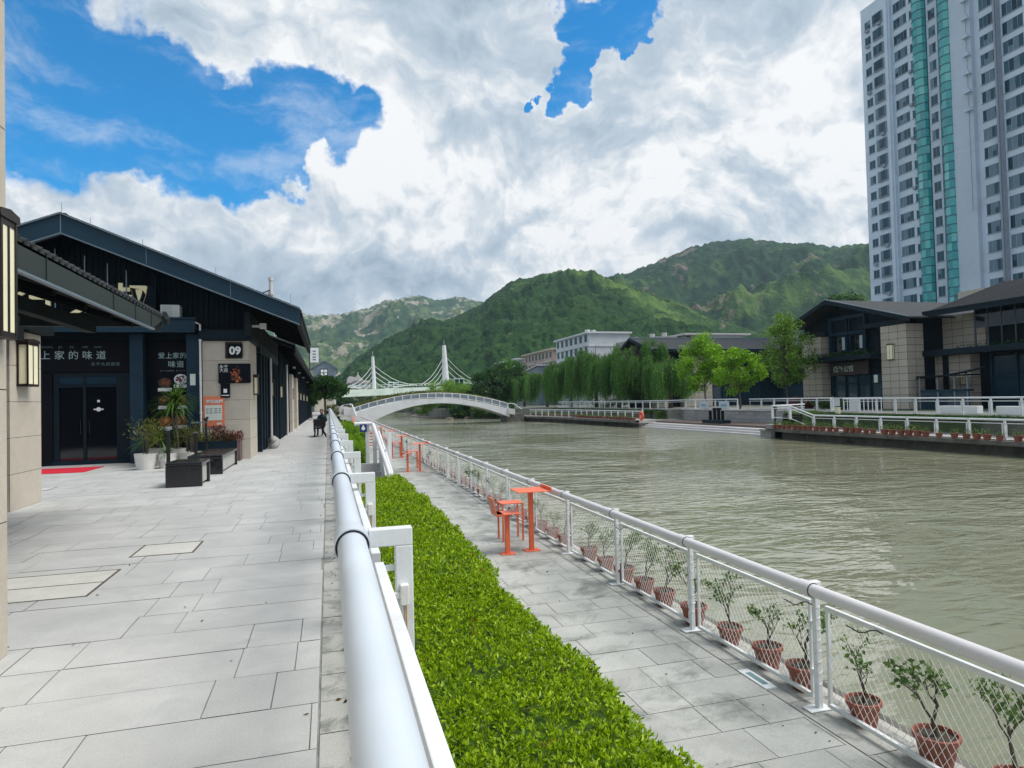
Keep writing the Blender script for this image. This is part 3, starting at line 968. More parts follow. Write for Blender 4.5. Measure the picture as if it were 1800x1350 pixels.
M['hedgecore'] = pbr('hedge_inner_twigs', (.045, .10, .008), .95, .5, 20, .8, 60)
hd = hedge('hedge', 'long bright green clipped hedge beside the white railing, nearest the camera', .335, 1.46, .4, 6.0, .04, -1.1, 1750, .032, 'l_hedge', .07)
hedge('hedge', '', .335, 1.50, 6.0, 14.2, .04, -1.1, 850, .040, 'l_hedge', .07, per=6, t=hd)
hedge('hedge', 'rounded green hedge mound just beyond the stair landing', .40, 1.05, 18.6, 26.2, .50, -1.0, 330, .06, 'l_hedge2', .06, round_=.45, per=6)
hedge('hedge', 'second rounded green hedge mound beside the lower walkway', .42, 1.50, 27.0, 36.0, .66, -1.0, 250, .07, 'l_hedge2', .06, round_=.5, per=6)
hedge('hedge', 'darker green hedge farther along beside the promenade bench', .42, 1.3, 40.0, 58.0, .25, -1.0, 150, .09, 'l_dark', .08, round_=.4, per=6)
# ------------------------------------------------------------------ stone cladding
def clad_box(t, name, x0, x1, y0, y1, z0, z1, ph=.6, pw=.9, gap=.008, proud=.004, mat='stone', faces='xXyY', bond=True, parent=None):
    """core box and thin stone panels standing proud of it; returns the panel object"""
    c = MB(); c.box(x0, x1, y0, y1, z0, z1)
    core = obj(name + '_core' if name != 'wall' else 'wall', c, 'joint', t)
    p = MB()
    nz = max(1, round((z1 - z0) / ph)); hz = (z1 - z0) / nz
    def split(a, b_, r):
        L = b_ - a; n = max(1, round(L / pw)); w_ = L / n
        off = (r % 2) * w_ / 2 if (bond and n > 1) else 0
        xs = [a] + [a + off + i * w_ for i in range(1 if off == 0 else 0, n + 1) if a + .1 < a + off + i * w_ < b_ - .1] + [b_]
        return list(zip(xs[:-1], xs[1:]))
    for r in range(nz):
        za, zb = z0 + r * hz + gap / 2, z0 + (r + 1) * hz - gap / 2
        for f in faces:
            if f in 'xX':
                xx = x0 if f == 'x' else x1; s = -1 if f == 'x' else 1
                for a, b_ in split(y0, y1, r): p.box(xx, xx + s * proud, a + gap / 2, b_ - gap / 2, za, zb)
            else:
                yy = y0 if f == 'y' else y1; s = -1 if f == 'y' else 1
                for a, b_ in split(x0, x1, r): p.box(a + gap / 2, b_ - gap / 2, yy, yy + s * proud, za, zb)
    return obj('stone_panels', p, mat, core)


def lantern(x, y, z0, z1, w_, d_, face, label, group='wall lanterns with cream glass'):
    """box lantern; face '+X' hangs on a wall whose outside is +X, '-X' likewise, '-Y' likewise"""
    t = thing('wall_lantern', label, 'lantern', (x, y, z0), group)
    a = w_ / 2
    h = z1 - z0
    g_ = MB(); g_.box(-a + .008, a - .008, -d_ + .006, -.005, .04, h - .09)
    f = MB()
    for sx in (-1, 1):
        for yy in (-d_, -.022): f.box(sx * a - .011, sx * a + .011, yy - .004, yy + .018, .02, h - .06)
    f.box(-a - .012, a + .012, -d_ - .0, .0, 0, .04); f.box(-a - .012, a + .012, -d_, 0, h - .09, h - .05)
    f.box(-.008, .008, -d_ - .003, -d_ + .018, .04, h - .09)
    f.box(-a + .06, a - .06, -.0, .05, .1, .2); f.box(-a + .06, a - .06, 0, .05, h - .25, h - .15)
    r_ = MB()
    r_.prism([(-a - .04, h - .03), (-a - .03, h - .05), (a + .03, h - .05), (a + .04, h - .03), (a + .03, h), (0, h + .02), (-a - .03, h)], 'y', -d_ - .012, .02)
    obj('glass', g_, 'lampglass', t, local=True)
    obj('frame', f, 'bronze', t, local=True)
    obj('cap', r_, 'bronze', t, local=True)
    t.rotation_euler = (0, 0, {'-Y': 0, '+X': R(90), '-X': R(-90)}[face])
    return t


# ------------------------------------------------------------------ building A: near stone block, long eave, second pillar
t = thing('stone_building', 'near beige stone building with long dark eave at the left edge', 'building', (-5, 6, 0))
clad_box(t, 'near_wall', -9.0, -2.07, -6.0, 5.12, 0, 7.0, .86, 1.3)
clad_box(t, 'pillar', -7.4, -4.93, 12.3, 13.5, 0, 2.95, .62, 1.2)
b = MB()                                   # body of the shop behind the arcade
b.box(-12, -6.2, 5.12, 12.2, 0, 3.3)
obj('shop_wall', b, 'black', t)
b = MB(); b.box(-6.18, -6.14, 5.3, 12.1, .1, 2.5)
obj('window', b, 'glass', t)
# eave fascia, soffit, beams
b = MB()
b.prism([(5.13, 2.74), (10.35, 2.74), (11.05, 2.97), (5.13, 2.99)], 'x', -2.44, -2.40)
for y in (6.7, 8.6, 9.5, 10.3): b.box(-2.398, -2.392, y, y + .012, 2.75, 2.98)
obj('fascia', b, 'fasc', t)
b = MB(); b.bar((-2.39, 5.13, 2.735), (-2.39, 10.35, 2.735), .05, .02); obj('drip_edge', b, 'edge', t)
b = MB()
b.prism([(-2.44, 2.76), (-7.5, 4.6), (-7.5, 4.75), (-2.44, 2.95)], 'y', 5.13, 11.05); b.box(-7.5, -4.75, 11.05, 13.6, 2.96, 3.12)
obj('soffit', b, 'soffit', t)
b = MB(); b.box(-3.0, -2.88, 5.13, 9.6, 2.60, 2.74); b.box(-4.9, -4.7, 5.13, 12.25, 2.75, 3.0)
for y in np.arange(5.6, 11, .9): b.prism([(-2.6, 2.80), (-6.1, 4.07), (-6.1, 3.95), (-2.6, 2.74)], 'y', y, y + .08)
obj('rafters', b, 'soffit', t)
# tiles: half-round rows over the eave with visible end discs
b = MB()
y = 5.2
while y < 11.05:
    b.tube([(-2.38, y, 3.0), (-4.2, y, 3.66)], .028, 8)
    y += .15
obj('eave_tiles', b, 'tile', t)
b = MB(); b.prism([(-2.40, 2.96), (-4.3, 3.65), (-4.3, 3.70), (-2.40, 3.01)], 'y', 5.13, 11.1)
obj('roof', b, 'tile', t)
b = MB(); b.tube([(-2.36, 10.9, 3.02), (-2.38, 11.1, 3.0), (-2.39, 11.17, 2.92)], .045, 8)
b.box(-2.44, -4.3, 11.06, 11.12, 2.85, 3.05)
obj('ridge_end', b, 'fasc', t)
b = MB(); b.tube([(-2.42, 5.9, 3.0), (-2.42, 5.9, 3.28)], .006, 5); b.tube([(-2.42, 5.16, 3.0), (-2.42, 5.16, 3.3)], .008, 5)
obj('lightning_rod', b, 'greymetal', t)
lantern(-2.066, 4.95, 2.08, 2.90, .20, .085, '+X', 'big cream glass lantern with dark cap on the nearest stone wall, left edge')
lantern(-4.92, 12.75, 2.02, 2.80, .40, .16, '+X', 'small yellowish lantern on the second stone pillar below the dark eave')

# ------------------------------------------------------------------ building B: gabled shop 09
t = B = thing('gabled_shop', 'dark gabled shop with a corner stone pillar and wide front roof', 'building', (-6, 22, 0))
clad_box(t, 'pillar', -3.65, -2.33, 21.6, 23.7, 0, 3.62, .62, 1.4)
sl = .408; XR, ZR = -7.0, 6.97


def zroof(x): return ZR - abs(x - XR) * sl


b = MB()       # roof slabs
for x0, x1 in ((XR, -.73), (XR, -13.3)):
    b.prism([(x0, zroof(x0) - .03), (x1, zroof(x1) - .03), (x1, zroof(x1) + .06), (x0, zroof(x0) + .06)], 'y', 20.62, 32)
obj('roof', b, 'tile', t)
b = MB()
for x1 in (-.78, -13.25):
    b.prism([(XR, ZR + .04), (x1, zroof(x1) + .04), (x1, zroof(x1) - .40), (XR, ZR - .47)], 'y', 20.52, 20.60)
obj('fascia', b, 'steel', t)
b = MB()
for x1 in (-.78, -13.25):
    b.prism([(XR, ZR - .47), (x1, zroof(x1) - .40), (x1, zroof(x1) - .43), (XR, ZR - .50)], 'y', 20.50, 20.64)
    b.prism([(XR, ZR + .075), (x1, zroof(x1) + .075), (x1, zroof(x1) + .042), (XR, ZR + .042)], 'y', 20.46, 20.64)
b.box(-7.012, -6.988, 20.512, 20.52, 6.5, 7.0)
for xx in (-4.9, -2.7): b.box(xx, xx + .012, 20.514, 20.52, zroof(xx) - .42, zroof(xx) + .03)
obj('fascia_trim', b, 'edge', t)
b = MB()       # ridge tiles along the verge
x = -13.0
while x < -.9:
    b.prism([(x, zroof(x) + .062), (x + .23, zroof(x + .23) + .062), (x + .23, zroof(x + .23) + .095), (x, zroof(x) + .095)], 'y', 20.48, 20.8); x += .25
b.prism([(-7.14, 7.0), (-6.86, 7.0), (-6.9, 7.07), (-7.1, 7.07)], 'y', 20.6, 32)
obj('verge_tiles', b, 'tile', t)
b = MB()       # soffit, rafters
for x1 in (-.80, -13.2):
    b.prism([(XR, ZR - .06), (x1, zroof(x1) - .06), (x1, zroof(x1) - .10), (XR, ZR - .10)], 'y', 20.64, 32)
for y in np.arange(21.4, 32, 1.1):
    b.prism([(-2.2, zroof(-2.2) - .30), (-.95, zroof(-.95) - .28), (-.95, zroof(-.95) - .1), (-2.2, zroof(-2.2) - .1)], 'y', y, y + .12)
b.box(-2.35, -2.2, 20.7, 32, 3.75, 4.4)
b.box(-.88, -.76, 20.7, 32, 4.02, 4.32)
obj('soffit', b, 'soffit', t)
b = MB()       # vertical boards of the gable wall
x = -11.0
while x < -2.3:
    zt = zroof(x + .07) - .12
    if zt > 3.96: b.box(x, x + .135, 21.9, 21.95, 3.96, zt)
    x += .15
b.box(-11, -2.3, 21.95, 22.05, 3.7, 4.6)
for x1 in (-2.3, -11.5):
    b.prism([(XR, 3.8), (x1, 3.8), (x1, zroof(x1) - .1), (XR, ZR - .1)], 'y', 21.96, 22.06)
obj('gable_wall', b, 'slats', t)
b = MB(); b.box(-3.74, -2.22, 21.50, 23.8, 3.62, 3.96); b.box(-3.74, -2.22, 21.46, 21.5, 3.66, 3.92)
b.box(-2.36, -2.2, 23.8, 32, 3.45, 3.75)
obj('lintel', b, 'steel2', t)
b = MB()
for x, zt, zb in ((-7.31, 5.95, 4.35), (-6.58, 5.78, 4.35), (-6.01, 5.58, 4.35), (-5.53, 5.4, 4.3)): b.box(x - .012, x + .012, 21.0, 21.024, zb, zt + .2)
obj('hanger_rod', b, 'edge', t)
b = MB(); b.box(-6.9, -4.95, 21.6, 21.66, 5.2, 5.28); b.box(-5.0, -4.9, 21.6, 21.68, 4.3, 5.6); b.box(-6.9, -4.95, 21.62, 21.7, 4.5, 5.18)
obj('gable_frame', b, 'steel2', t)
# canopy over the shop front
b = MB(); b.box(-10.5, -3.78, 21.15, 21.22, 3.83, 4.22); b.box(-10.5, -3.78, 21.22, 22.0, 3.95, 4.05)
b.box(-10.5, -3.74, 21.08, 21.28, 4.22, 4.27)
obj('canopy', b, 'steel', t)
# shop front
b = MB(); b.box(-11, -5.6, 22.05, 22.15, 2.68, 3.95); b.box(-11, -7.75, 22.0, 22.15, 0, 2.68); b.box(-11, -3.6, 22.15, 25, 3.9, 4.0)
b.box(-11, -7.7, 22.16, 30, 0, 3.9); b.box(-11, -2.5, 29.9, 30, 0, 3.9)
obj('sign_band', b, 'black', t)
b = MB()
for x0, x1 in ((-7.75, -7.6), (-6.1, -5.62), (-6.98, -6.90)): b.box(x0, x1, 22.06, 22.14, .12, 2.68)
b.box(-7.6, -6.1, 22.05, 22.13, 2.28, 2.36); b.box(-7.6, -6.1, 22.05, 22.13, 2.6, 2.68)
b.box(-7.75, -5.62, 22.0, 22.2, 0, .12)
obj('door_frame', b, 'steel2', t)
b = MB(); b.box(-7.6, -6.98, 22.10, 22.12, .12, 2.28); b.box(-6.90, -6.1, 22.10, 22.12, .12, 2.28)
dg = obj('door', b, 'glass', t)
b = MB(); b.box(-7.6, -6.98, 22.09, 22.11, 2.37, 2.6); b.box(-6.90, -6.1, 22.09, 22.11, 2.37, 2.6)
obj('transom', b, 'glass2', t)
b = MB(); b.box(-6.83, -6.81, 22.06, 22.09, .9, 1.3); b.box(-7.06, -7.04, 22.06, 22.09, .9, 1.3)
obj('handle', b, 'iron', dg)
b = MB(); b.lathe([(0, 0), (.065, 0)], 0, 0, 14); b.v = [(x - 6.58, 22.085, y + 1.62) for x, y, z in b.v]
b.box(-6.71, -6.45, 22.082, 22.088, 1.60, 1.64); b.box(-6.615, -6.545, 22.08, 22.088, 1.83, 1.9)
obj('door_sticker', b, 'signwhite', dg)
b = MB(); b.box(-5.62, -5.27, 21.6, 22.1, 0, 3.83); b.box(-4.1, -3.72, 21.62, 22.1, 0, 3.83); b.box(-5.62, -5.27, 21.592, 21.6, 2.62, 2.64); b.box(-5.62, -5.27, 21.592, 21.6, 1.25, 1.27)
obj('steel_column', b, 'steel', t)
b = MB(); b.box(-5.27, -4.1, 22.0, 22.1, 0, 3.9); obj('display_wall', b, 'black', t)
# side wall to the river: dark glazing, fins
b = MB(); b.box(-2.75, -2.55, 23.7, 32, 0, 3.6); obj('side_glazing', b, 'glass', t)
for y0, y1 in ((24.4, 24.62), (25.5, 25.8), (26.5, 26.75), (27.9, 28.2), (29.3, 29.5), (30.5, 30.75), (31.7, 32.0)):
    b = MB(); b.box(-2.55, -2.24, y0, y1, 0, 3.55); obj('fin', b, 'steel2', t)
b = MB(); b.tube([(-2.18, 27.6, 0), (-2.18, 27.6, 3.5)], .045, 8); obj('downpipe', b, 'palewall', t)
b = MB(); b.tube([(-3.69, 21.5, .5), (-3.69, 21.5, 4.1), (-3.80, 21.35, 4.16)], .032, 10)
for z in (1.4, 2.6, 3.6): b.tube([(-3.69, 21.5, z), (-3.69, 21.5, z + .06)], .04, 10)
obj('drainpipe', b, 'white', t, smooth=True)
b = MB()
for y in (21.2, 24.0, 27.0, 30.5): b.tube([(-1.0 - (y - 21) * .3, y, zroof(-1.0 - (y - 21) * .3)), (-1.0 - (y - 21) * .3, y, zroof(-1.0 - (y - 21) * .3) + .5)], .008, 5)
for x in (-6.3, -5.0, -3.1): b.tube([(x, 20.6, zroof(x)), (x, 20.6, zroof(x) + .28)], .008, 5)
b.tube([(-7, 20.6, 7.0), (-7, 20.6, 7.35)], .008, 5)
obj('lightning_rod', b, 'greymetal', t)
b = MB(); b.box(-2.2, -1.9, 21.3, 21.42, 4.02, 4.08); b.box(-1.98, -1.8, 21.25, 21.5, 3.98, 4.13); 
obj('security_camera', b, 'palewall', t)

# signs
t = thing('shop_sign', 'large pale gold shop name letters standing above the canopy', 'sign', (-7, 21, 4.27))
letters('gold_letters', '永宁大叔', 1.02, 'gold', t, '-Y', (-9.02, 21.05, 4.36), 1.0, bold=.02, extrude=.03)
t = thing('shop_sign', 'unlit sign band with pale teal characters above the glass door', 'sign', (-7, 22, 3.0))
b = MB(); b.box(-9.2, -5.64, 22.02, 22.05, 2.75, 3.80); obj('board', b, 'black', t)
letters('main_letters', '爱上家的味道', .275, 'tealtext', t, '-Y', (-8.42, 22.01, 3.13), 1.62)
letters('small_letters', '永宁大叔面馆', .12, 'dimtext', t, '-Y', (-6.75, 22.01, 2.92), 1.15)
letters('upper_letters', 'SHANG     JIA       DE        WEI      DAO', .085, 'dimtext', t, '-Y', (-8.02, 22.01, 3.44), 1.06)


def dish(m, name, x, z, w_, h_, cols, parent, seed):
    """a flat printed food picture: plate and heap, flat on the poster"""
    r = random.Random(seed)
    b = MB()
    b.box(x, x + w_, 21.975, 21.98, z, z + .10, 0)
    n = 12
    pts = [(x + w_ / 2 + w_ * .5 * math.cos(2 * math.pi * i / n), z + .10 + (h_ - .1) * (.5 + .5 * math.sin(2 * math.pi * i / n))) for i in range(n)]
    k = len(b.v)
    b.add([(p[0], 21.978, p[1]) for p in pts], [tuple(range(n))], cols[0])
    for i in range(26):
        a = r.uniform(0, 6.28); q = r.uniform(0, .36); s = r.uniform(.02, .05)
        cx, cz = x + w_ / 2 + w_ * q * math.cos(a), z + .12 + (h_ - .1) * (.45 + q * .8 * math.sin(a))
        b.add([(cx - s, 21.976 - i * 1e-4, cz), (cx, 21.976 - i * 1e-4, cz - s * .7), (cx + s, 21.976 - i * 1e-4, cz), (cx, 21.976 - i * 1e-4, cz + s * .7)], [(0, 1, 2, 3)], cols[1 + r.randrange(2)])
    return obj(name, b, m, parent)


M['food1'] = pbr('food_red_brown', (.22, .05, .02), .5, .4, 20)
M['food2'] = pbr('food_orange', (.55, .20, .06), .5, .4, 20)
M['food3'] = pbr('food_dark', (.05, .02, .015), .5, .4, 20)
t = thing('menu_poster', 'tall black poster panel with six dish pictures beside the door', 'poster', (-4.5, 22, .9))
b = MB(); b.box(-5.02, -4.12, 21.98, 22.0, .7, 3.62); obj('board', b, 'black', t)
FM = ['signwhite', 'food1', 'food2', 'food3']
for i, (x, z, cs) in enumerate(((-4.96, 2.12, (3, 1, 1)), (-4.52, 2.22, (0, 3, 1)), (-4.96, 1.58, (3, 2, 1)), (-4.52, 1.58, (1, 2, 1)), (-4.96, .95, (1, 2, 2)), (-4.52, .98, (1, 2, 1)))):
    dish(FM, 'dish_picture', x, z, .38, .42, cs, t, i)
letters('poster_letters', '爱上家的', .20, 'tealtext', t, '-Y', (-4.95, 21.975, 3.13), 1.0)
letters('poster_letters', '味道', .22, 'tealtext', t, '-Y', (-4.68, 21.975, 2.86), 1.15)
letters('small_letters', '永宁大叔面馆  永宁大叔', .06, 'dimtext', t, '-Y', (-4.9, 21.975, 2.72), 1.2)
t = thing('notice', 'small pale paper notice stuck on the blue steel column', 'notice', (-3.95, 21.6, 2.0))
b = MB(); b.box(-4.0, -3.85, 21.612, 21.619, 2.28, 2.62); obj('sheet', b, 'paper', t)
t = thing('number_sign', 'square dark building number sign reading 09 on the stone pillar', 'sign', (-2.75, 21.58, 3.1))
b = MB(); b.box(-3.0, -2.52, 21.54, 21.6, 3.08, 3.58); obj('back_plate', b, 'bronze', t, bevel=.01)
b = MB(); b.box(-2.93, -2.50, 21.50, 21.54, 3.12, 3.52); obj('front_plate', b, 'black', t, bevel=.01)
letters('number', '09', .33, 'signwhite', t, '-Y', (-2.715, 21.495, 3.205), 1.0, 'CENTER', bold=.012)
t = thing('shop_sign', 'landscape black sign with white characters and a roast dish picture on the pillar', 'sign', (-2.75, 21.58, 2.3))
b = MB(); b.box(-3.2, -2.28, 21.52, 21.58, 2.32, 2.92); obj('board', b, 'black', t, bevel=.02)
letters('sign_letters', '永宁\n大叔', .125, 'signwhite', t, '-Y', (-3.17, 21.515, 2.78), 1.0, line=.9)
b = MB(); r = random.Random(3)
for i in range(90):
    cx = -2.70 + r.gauss(0, .075); cz = 2.52 + r.gauss(0, .12); s = r.uniform(.01, .035)
    if not 2.34 < cz < 2.9: continue
    b.add([(cx - s, 21.517 - i * 2e-5, cz), (cx, 21.517 - i * 2e-5, cz - s), (cx + s, 21.517 - i * 2e-5, cz), (cx, 21.517 - i * 2e-5, cz + s)], [(0, 1, 2, 3)], 1 if r.random() < .3 else 0)
obj('dish_picture', b, ['food1', 'food2'], t)
t = thing('notice', 'small black plaque with a pale square below the landscape sign', 'notice', (-3.02, 21.58, 1.9))
b = MB(); b.box(-3.14, -2.88, 21.54, 21.58, 1.88, 2.31); obj('board', b, 'black', t)
b = MB(); b.box(-3.06, -2.96, 21.534, 21.54, 2.03, 2.15); b.box(-3.12, -2.90, 21.534, 21.54, 1.94, 1.965); obj('pale_square', b, 'signwhite', t)
t = thing('notice_board', 'orange notice board with a white text panel on the stone pillar', 'sign', (-3.35, 21.56, 1.0))
b = MB(); b.box(-3.64, -3.05, 21.55, 21.585, 1.02, 1.93); obj('board', b, 'orange', t, bevel=.005)
b = MB(); b.box(-3.59, -3.11, 21.543, 21.55, 1.2, 1.66); obj('text_panel', b, 'paper', t)
letters('title', '园区商铺', .115, 'signwhite', t, '-Y', (-3.55, 21.541, 1.73), 1.0, bold=.003)
b = MB()
for k in range(3):
    for x0, x1 in ((-3.56, -3.48), (-3.46, -3.37), (-3.33, -3.24), (-3.21, -3.14)): b.box(x0, x1 - .01 * (k % 2), 21.54, 21.543, 1.54 - .06 * k, 1.56 - .06 * k)
b.box(-3.55, -3.49, 21.54, 21.543, 1.26, 1.32)
obj('text_lines', b, 'steel', t)
b = MB(); b.box(-3.26, -3.12, 21.545, 21.55, 1.06, 1.13); obj('footer_mark', b, 'paper', t)
t = thing('air_conditioner', 'white air conditioner unit on top of the shop canopy', 'air conditioner', (-4.45, 21.6, 4.27))
b = MB(); b.box(-4.75, -4.22, 21.4, 21.75, 4.29, 4.68); obj('casing', b, 'ac', t, bevel=.02)
b = MB()
for k in range(7): b.box(-4.70, -4.42, 21.39, 21.398, 4.34 + k * .045, 4.35 + k * .045)
b.box(-4.7, -4.66, 21.45, 21.7, 4.27, 4.29); b.box(-4.32, -4.28, 21.45, 21.7, 4.27, 4.29)
obj('grille', b, 'greymetal', t)

# lanterns along the shop row
NM = ['cream lantern on the river side of the pillar with the 09 sign', 'second cream lantern down the shop row, past the number pillar', 'third cream lantern down the shop row', 'fourth cream lantern, on the far stone pillar of the shop row',
      'fifth cream lantern down the shop row', 'sixth cream lantern down the shop row', 'seventh cream lantern down the shop row', 'farthest cream lantern of the shop row']
for k, (y, x) in enumerate(((22.8, -2.32), (28.05, -2.24), (33.7, -2.24), (42.5, -2.2), (50.4, -2.2), (56, -2.2), (63, -2.2), (72, -2.2))):
    lantern(x, y, 1.97, 2.62, .26, .14, '+X', NM[k])

# ------------------------------------------------------------------ further shop row
t = thing('shop_row', 'long dark shop row with stone pillars receding beyond the gabled shop', 'building', (-6, 60, 0))
b = MB()
b.prism([(-1.45, 4.40), (-1.45, 4.48), (-7.0, 6.6), (-12.5, 4.48), (-12.5, 4.40), (-7, 6.5)], 'y', 32.4, 92)
obj('roof', b, 'tile', t)
b = MB(); b.box(-1.56, -1.45, 32.5, 92, 4.05, 4.4)
for y in np.arange(33, 92, 1.5): b.prism([(-2.3, 4.5), (-1.56, 4.3), (-1.56, 4.15), (-2.3, 4.2)], 'y', y, y + .14)
b.prism([(-1.56, 4.36), (-7, 6.4), (-7, 6.3), (-1.56, 4.3)], 'y', 32.4, 92)
obj('soffit', b, 'soffit', t)
b = MB(); b.box(-7, -2.5, 32.1, 92, 0, 4.3); obj('glazed_wall', b, 'glass', t)
for y0 in list(np.arange(33.2, 41, 1.05)) + list(np.arange(50.3, 91.5, 1.6)):
    b = MB(); b.box(-2.5, -2.2, y0, y0 + .22, 0, 4.2); obj('fin', b, 'steel2', t)
clad_box(t, 'pillar', -2.52, -2.1, 41.8, 43.8, 0, 3.5, .6, 1.1)
clad_box(t, 'pillar', -2.52, -2.1, 47.6, 49.8, 0, 3.5, .6, 1.1)
b = MB(); b.tube([(-2.12, 37.2, 0), (-2.12, 37.2, 3.8)], .05, 8); obj('downpipe', b, 'palewall', t)
b = MB()
for y in (40, 47, 55, 66): b.box(-1.95, -1.8, y, y + .16, 3.75, 3.84)
obj('spotlight', b, 'palewall', t)
t = thing('blade_sign', 'small white vertical blade sign hanging at the end of the shop row eave', 'sign', (-1.35, 58, 4.4))
b = MB(); b.box(-1.42, -.72, 57.9, 58.0, 5.2, 6.45); obj('panel', b, 'signwhite', t)
b = MB()
for z in (6.1, 5.85, 5.6, 5.38): b.box(-1.2, -.95, 57.885, 57.9, z, z + .1)
obj('faded_marks', b, 'edge', t)
b = MB(); b.box(-1.5, -.7, 57.92, 57.98, 6.45, 6.52); b.box(-1.5, -1.42, 57.92, 57.98, 4.4, 6.5); obj('bracket', b, 'iron', t)
t = thing('roof_pylon', 'white post with stay cable rising above the gabled roof', 'mast', (-2.3, 34, 5.9))
b = MB(); b.tube([(-2.62, 34, 5.7), (-2.62, 34, 7.75)], .09, 8); b.tube([(-2.62, 34, 7.05), (-2.62, 34, 7.2)], .14, 8); b.tube([(-2.62, 34, 7.75), (-2.62, 34, 7.9)], .12, 8); obj('post', b, 'palewall', t)
b = MB(); b.tube([(-2.62, 34, 7.3), (-4.35, 31.5, 6.05)], .03, 5); obj('stay', b, 'iron', t)
b = MB(); r = random.Random(5)
for i in range(26):
    a = r.uniform(0, 1); zt = 7.2 - a * 1.9
    b.tube([(-2.5 + a * 1.3, 34 + r.uniform(-.3, .3), 5.0), (-2.5 + a * 1.3 + r.uniform(-.1, .1), 34, zt)], .012, 4)
obj('bare_wires', b, 'cable', t)

# ------------------------------------------------------------------ things in front of the shop
t = thing('doormat', 'bright red carpet lying at the shop door', 'carpet', (-7, 19.9, 0))
b = MB(); b.box(-9.2, -6.1, 19.3, 20.9, -.001, .014); obj('carpet', b, 'red', t)


def bench(x0, x1, y0, y1, h, label):
    t = thing('bench', label, 'bench', ((x0 + x1) / 2, (y0 + y1) / 2, 0), 'black stone benches on the promenade')
    b = MB(); b.box(x0, x1, y0, y1, h - .07, h); obj('seat', b, 'blackgloss', t, bevel=.02)
    for ya, yb in ((y0, y0 + .08), (y1 - .08, y1)):
        b = MB(); b.box(x0, x1, ya, yb, .0, h - .072); obj('end_panel', b, 'blackgloss', t, bevel=.015)
    b = MB(); b.box(x0 + .06, x1 - .06, y0 + .08, y1 - .08, .05, h - .08); obj('core', b, 'greybox', t)
    b = MB(); b.box(x0 + .5, x0 + .57, y0 - .004, y0, h - .16, h - .09); obj('emblem', b, 'iron', t)
    return t


bench(-3.17, -2.49, 14.55, 15.5, .50, 'short black polished stone bench, nearest the camera')
bench(-3.22, -2.45, 16.95, 19.6, .46, 'long black polished stone bench behind the short one')


def potmesh(r, h, taper=.75, rim=.02, mat='wpot', n=24, band=False):
    b = MB()
    prof = [(0, 0), (r * taper, 0), (r * (taper + (1 - taper) * .6), h * .5), (r, h), (r + rim * .2, h), (r + rim * .2, h - .005), (r - rim, h), (r - rim, h - .06), (0, h - .06)]
    if band: prof = [(0, 0), (r * .8, 0), (r * .82, h * .45), (r * .98, h * .5), (r, h), (r - rim, h), (r - rim, h - .05), (0, h - .05)]
    b.lathe(prof, n=n)
    return b


def potted(name, label, cat, x, y, r, h, potmat, plant, z=0., taper=.78, band=False):
    t = thing(name, label, cat, (x, y, z))
    obj('pot', potmesh(r, h, taper, mat=potmat, band=band), potmat, t, smooth=True, local=True)
    b = MB(); b.lathe([(0, h - .05), (r * .95, h - .055)], n=16); obj('soil', b, 'soil', t, local=True)
    plant(t, h, r)
    return t


def shrub_plant(mat, ht, sp, n, size, stems=5, width=.35, droop=0.):
    def f(t, h, r):
        b = MB(); tips = []
        for i in range(stems):
            a = rnd.uniform(0, 6.28); q = rnd.uniform(.3, 1) * sp
            p0 = (0 + .2 * r * math.cos(a), .2 * r * math.sin(a), h - .05)
            p2 = (q * math.cos(a), q * math.sin(a), h + ht * rnd.uniform(.6, 1))
            p1 = (p2[0] * .35, p2[1] * .35, h + ht * .45)
            b.tube([p0, p1, p2], [.014, .01, .005], 5); tips.append(p2); tips.append(((p1[0] + p2[0]) / 2, (p1[1] + p2[1]) / 2, (p1[2] + p2[2]) / 2))
        obj('stems', b, 'bark', t, local=True)
        tp = np.array(tips); k = rng.integers(0, len(tp), n)
        P = tp[k] + rng.normal(size=(n, 3)) * (sp * .33, sp * .33, ht * .16)
        ax = unit((P - (0, 0, h + ht * .3)) + rng.normal(size=(n, 3)) * .3 + (0, 0, .15 - droop))
        obj('leaves', leafmesh('leaves', P, ax, size * rng.uniform(.6, 1.3, n), width, mat), None, t, local=True)
    return f


def blade_plant(mat, length, n, ht0=0., width=.06, trunk=0, spread=1.):
    """arching strap leaves from one or several crowns"""
    def f(t, h, r):
        heads = [(0, 0, h + ht0)]
        if trunk:
            b = MB(); heads = []
            for i in range(trunk):
                a = 2.1 * i + .5; hh = ht0 * (1 - .18 * i)
                p = (.16 * i * math.cos(a), .16 * i * math.sin(a), h + hh)
                b.tube([(0.04 * math.cos(a), .04 * math.sin(a), h - .05), (p[0] * .5, p[1] * .5, h + hh * .5), p], [.035, .03, .035], 7); heads.append(p)
            obj('trunk', b, 'bark2', t, local=True)
        V = []; F = []
        for i in range(n):
            hx = heads[i % len(heads)]
            a = rnd.uniform(0, 6.28); el = rnd.uniform(.1, 1.35); L = length * rnd.uniform(.7, 1.1)
            d = np.array([math.cos(a) * math.cos(el) * spread, math.sin(a) * math.cos(el) * spread, math.sin(el)])
            sd_ = np.array([-math.sin(a), math.cos(a), 0])
            p = np.array(hx) + rng.normal(size=3) * .02
            k = len(V); seg = 5
            for j in range(seg + 1):
                w_ = width * L * (1 - (j / seg) ** 2) * .5 + .001
                V += [p - sd_ * w_, p + sd_ * w_]
                d = d + np.array([0, 0, -.26]) ; d /= np.linalg.norm(d)
                p = p + d * L / seg
            for j in range(seg): F.append((k + 2 * j, k + 2 * j + 1, k + 2 * j + 3, k + 2 * j + 2))
        obj('leaves', npmesh('leaves', V, F, mat), None, t, local=True)
    return f


